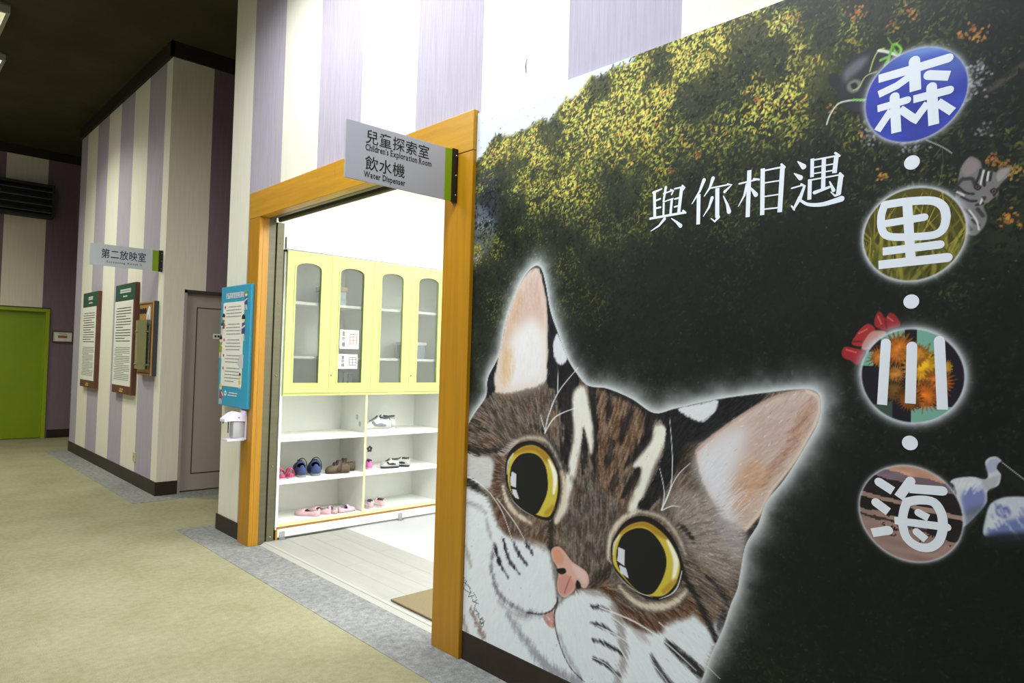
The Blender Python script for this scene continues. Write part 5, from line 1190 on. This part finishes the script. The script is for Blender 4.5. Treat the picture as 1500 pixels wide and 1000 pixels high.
# whiskers and brow hairs
for pts, w_ in (([(718, 722), (736, 750), (752, 796)], 1.3), ([(728, 730), (756, 768), (770, 794)], 1.3), ([(676, 694), (700, 706), (718, 722)], 1), ([(726, 786), (738, 806), (742, 816)], 1.1), ([(722, 804), (728, 818)], 1.1), ([(678, 742), (694, 748)], 1.2),
                ([(878, 889), (929, 910), (974, 940), (1020, 982)], 1.8), ([(878, 892), (908, 912), (938, 940)], .9), ([(875, 916), (914, 937), (962, 979), (980, 1004)], 1.2), ([(887, 922), (908, 950), (924, 975), (946, 1004)], 1.4), ([(880, 942), (902, 970), (914, 998)], 1.3), ([(866, 962), (890, 974), (916, 1004)], 1.1), ([(965, 911), (998, 940), (1055, 994)], 1.2),
                ([(798, 634), (803, 610), (818, 574), (847, 538)], 1.6), ([(798, 634), (814, 610), (847, 596)], 1.5), ([(798, 630), (791, 606)], .9), ([(817, 574), (817, 534)], .8), ([(969, 747), (982, 715), (985, 672), (981, 612)], 1.3), ([(969, 747), (973, 720), (966, 684)], 1.1), ([(969, 747), (990, 700), (1011, 678)], 1.2), ([(970, 747), (984, 741), (996, 742)], 1.1)):
    line(pts, max(1.7, w_ * 1.4), (236, 238, 244), 1.2, .85, (1, .5))
# signature, hand drawn in the corner
for pts in ([(680, 846), (683, 855), (676, 850)], [(679, 852), (690, 862)], [(684, 850), (679, 862), (688, 868)], [(686, 856), (690, 868)], [(690, 866), (686, 874), (694, 872)], [(690, 872), (694, 882), (699, 878)], [(694, 868), (698, 876)], [(692, 880), (701, 884)], [(697, 884), (694, 892), (699, 896)], [(696, 890), (702, 900)],
            [(698, 900), (702, 898), (701, 904), (703, 907), (707, 904)], [(703, 908), (707, 906), (708, 911), (704, 913), (703, 908)], [(705, 914), (709, 911)], [(710, 909), (706, 912), (709, 914), (707, 918), (705, 917)]):
    line(pts, 1.1, (62, 62, 72), .9, .85, smooth=False)

# ---- build the mural
mu = thing('cat_mural', (D - .002, (MUR0 + MUR1) / 2, MURZ0), 'large wall mural of a wide eyed leopard cat before dark forest foliage', 'mural')
bx('backing_board', M['white_plastic'], mu, MX + .0008, D - .0025, MUR0, MUR1, MURZ0, MURZ1)
def srgb2lin(a): return np.where(a <= .04045, a / 12.92, ((np.clip(a, 0, 1) + .055) / 1.055) ** 2.4)
CAN = np.clip(CAN, 0.012, .97)
me = bpy.data.meshes.new('printed_picture')
nv = NV * NU; co = np.empty((nv, 3)); off = root_of(mu)
co[:, 0] = MX - off[0]; co[:, 1] = -U2.ravel() - off[1]; co[:, 2] = V2.ravel() - off[2]
idx = np.arange(nv).reshape(NV, NU); quads = np.stack([idx[:-1, :-1], idx[:-1, 1:], idx[1:, 1:], idx[1:, :-1]], -1).reshape(-1, 4)
nq = len(quads)
me.vertices.add(nv); me.vertices.foreach_set('co', co.ravel())
me.loops.add(nq * 4); me.loops.foreach_set('vertex_index', quads.ravel().astype(np.int32))
me.polygons.add(nq); me.polygons.foreach_set('loop_start', (np.arange(nq) * 4).astype(np.int32))
me.update(calc_edges=True)
at = me.attributes.new('ink', 'FLOAT_COLOR', 'POINT')
rgba = np.ones((nv, 4), np.float32); rgba[:, :3] = srgb2lin(CAN.reshape(-1, 3)); at.data.foreach_set('color', rgba.ravel())
m = bpy.data.materials.new('mural_print'); m.use_nodes = True; nt = m.node_tree; bs = nt.nodes['Principled BSDF']
an = nt.nodes.new('ShaderNodeAttribute'); an.attribute_name = 'ink'; nt.links.new(an.outputs['Color'], bs.inputs['Base Color'])
bs.inputs['Roughness'].default_value = .45; bs.inputs['Specular IOR Level'].default_value = .28
me.materials.append(m)
po = bpy.data.objects.new('printed_picture', me); COL.objects.link(po); po.parent = mu

# lettering on the mural, cut from film
mpm = face_mx(MX)
M['film'] = mat('white_film', (226, 231, 244), .45)
def film(strokes, m='film', w=.0005, org=(0, 0), sc=1.0, name='lettering', heavy=1.0):
    q = MB()
    for st_ in strokes:
        pts, ws = st_[0], st_[1]; caps = st_[2] if len(st_) > 2 else ('round', 'round')
        P = [(org[0] + p[0] / sc, org[1] + p[1] / sc) for p in pts]
        if isinstance(ws, (int, float)): ws = [ws] * len(P)
        elif len(ws) == 2 and len(P) > 2: ws = list(np.linspace(ws[0], ws[1], len(P)))
        kk = mpp(*P[0]) / sc * heavy
        if len(P) >= 4:
            n0 = len(P); P = [tuple(p) for p in spline(P, False, 4)]; ws = list(np.interp(np.linspace(0, n0 - 1, len(P)), range(n0), ws))
        q.prism([stroke_poly(Wl(P), [a * kk for a in ws], *caps)], mpm, .0002, w); w += .00004
    return q.build(name, M[m], mu)
F_ = ('flat', 'flat'); RF = ('round', 'flat'); FR = ('flat', 'round')
z33 = 1000 / 300
film([([(290, 252), (470, 200), (632, 150)], 40, FR), ([(465, 165), (470, 310)], 50, RF), ([(450, 235), (380, 285), (290, 328)], 36, F_), ([(535, 233), (636, 237)], 46, RF),
      ([(285, 398), (430, 355)], 34, FR), ([(368, 340), (377, 514)], 44, RF), ([(352, 405), (284, 506)], 34, F_), ([(395, 398), (458, 442)], 36, F_),
      ([(460, 352), (636, 306)], 38, FR), ([(549, 292), (560, 476)], 46, RF), ([(530, 370), (458, 466)], 34, F_), ([(578, 365), (652, 412)], 40, F_)], org=(1200, 40), sc=z33)
film([([(1296, 300), (1330, 295), (1366, 294), (1382, 303), (1386, 318)], 11.5), ([(1386, 318), (1382, 334), (1368, 344), (1330, 347), (1302, 346), (1292, 336), (1291, 316), (1296, 300)], 11.5), ([(1294, 328), (1354, 318)], 10.5, FR), ([(1329, 296), (1334, 378)], 13, F_), ([(1293, 368.5), (1377, 358)], 11.5, FR), ([(1287, 388), (1388, 377)], 12.5, FR)])
film([([(326, 542), (307, 842)], 46, RF), ([(453, 558), (445, 836)], 48, RF), ([(587, 530), (602, 866)], 48, RF)], org=(1200, 340), sc=z33)
film([([(292, 352), (360, 396)], 42, RF), ([(277, 452), (338, 498)], 42, RF), ([(258, 600), (338, 588)], 42, FR), ([(388, 428), (446, 348)], 44, FR), ([(440, 384), (602, 396)], 44, FR),
      ([(428, 450), (490, 440), (560, 452), (598, 510), (605, 580)], 42), ([(605, 580), (585, 640), (540, 672), (480, 666), (428, 625), (408, 560), (412, 500), (428, 450)], 42), ([(368, 540), (624, 573)], 36, FR), ([(485, 502), (534, 528)], 36, RF), ([(476, 596), (522, 634)], 36, RF)], org=(1200, 600), sc=z33)
for px, py in ((1336, 238), (1335, 441.5), (1333, 648.5)):
    c = W(px, py); q = MB(); q.prism([circle(c[0], c[1], .0192, 28)], mpm, .0003, .0012); q.build('dot', M['film'], mu)
s6 = 1500 / 320; kw = dict(org=(940, 210), sc=s6, heavy=1.14)
film([([(88, 338), (90, 512)], 20, F_), ([(80, 338), (138, 312)], [16, 8]), ([(100, 392), (128, 380)], 11), ([(96, 446), (130, 438)], 11), ([(166, 302), (150, 398)], [18, 13]), ([(150, 345), (214, 322)], 9), ([(200, 318), (218, 326), (206, 350)], 11), ([(150, 402), (216, 378)], 8), ([(208, 380), (198, 488)], 17, F_), ([(152, 408), (150, 494)], 14, F_),
      ([(276, 296), (254, 482)], 22, F_), ([(226, 312), (284, 298)], 9), ([(280, 290), (296, 304), (284, 318)], 12), ([(228, 382), (256, 374)], 10), ([(226, 436), (254, 428)], 10), ([(55, 517), (298, 474)], 14, F_), ([(285, 462), (302, 476)], 12), ([(158, 518), (120, 565), (64, 602)], [20, 5]), ([(205, 515), (240, 540), (268, 566)], [5, 24])], **kw)
film([([(428, 252), (398, 330), (346, 414)], [24, 6]), ([(392, 350), (388, 556)], 25, F_), ([(490, 240), (468, 305), (430, 362)], [24, 6]), ([(468, 308), (600, 282)], 9), ([(590, 278), (618, 284), (570, 332)], [8, 18]), ([(520, 306), (519, 508)], 27, F_), ([(528, 505), (502, 536), (478, 516)], [20, 6]), ([(484, 374), (462, 440), (424, 500)], [22, 5]), ([(562, 362), (588, 420), (600, 468)], [6, 28])], **kw)
film([([(670, 277), (800, 246)], 10), ([(770, 244), (806, 248)], 12), ([(740, 184), (728, 506)], 27, F_), ([(724, 284), (704, 360), (664, 432)], [20, 5]), ([(748, 304), (784, 352)], [8, 28]), ([(832, 172), (828, 492)], 27, F_), ([(968, 154), (948, 472)], 29, F_), ([(836, 188), (966, 162)], 10), ([(960, 145), (982, 164)], 14), ([(840, 272), (955, 254)], 8), ([(838, 366), (952, 348)], 8), ([(838, 452), (948, 440)], 9)], **kw)
film([([(1072, 124), (1112, 160)], [6, 32]), ([(1048, 206), (1090, 236)], [6, 30]), ([(1030, 308), (1100, 288)], 9), ([(1096, 280), (1118, 294), (1086, 380)], [12, 24]), ([(1088, 372), (1044, 450)], [26, 14]), ([(1030, 430), (1048, 456)], 10), ([(1082, 384), (1140, 418), (1230, 420), (1310, 400), (1372, 380)], [14, 34]),
      ([(1172, 104), (1170, 232)], 22, F_), ([(1338, 86), (1324, 204)], 27, F_), ([(1172, 116), (1336, 86)], 10), ([(1330, 66), (1358, 86)], 14), ([(1180, 166), (1324, 140)], 8), ([(1180, 208), (1322, 184)], 8), ([(1252, 104), (1246, 318)], 25, F_), ([(1156, 246), (1152, 386)], 24, F_), ([(1158, 252), (1360, 216)], 9), ([(1362, 206), (1382, 226)], 14), ([(1370, 216), (1352, 350)], 29, F_), ([(1356, 346), (1328, 360), (1300, 334)], [20, 6]), ([(1188, 338), (1290, 300)], [22, 14]), ([(1292, 264), (1318, 322)], [8, 22])], **kw)
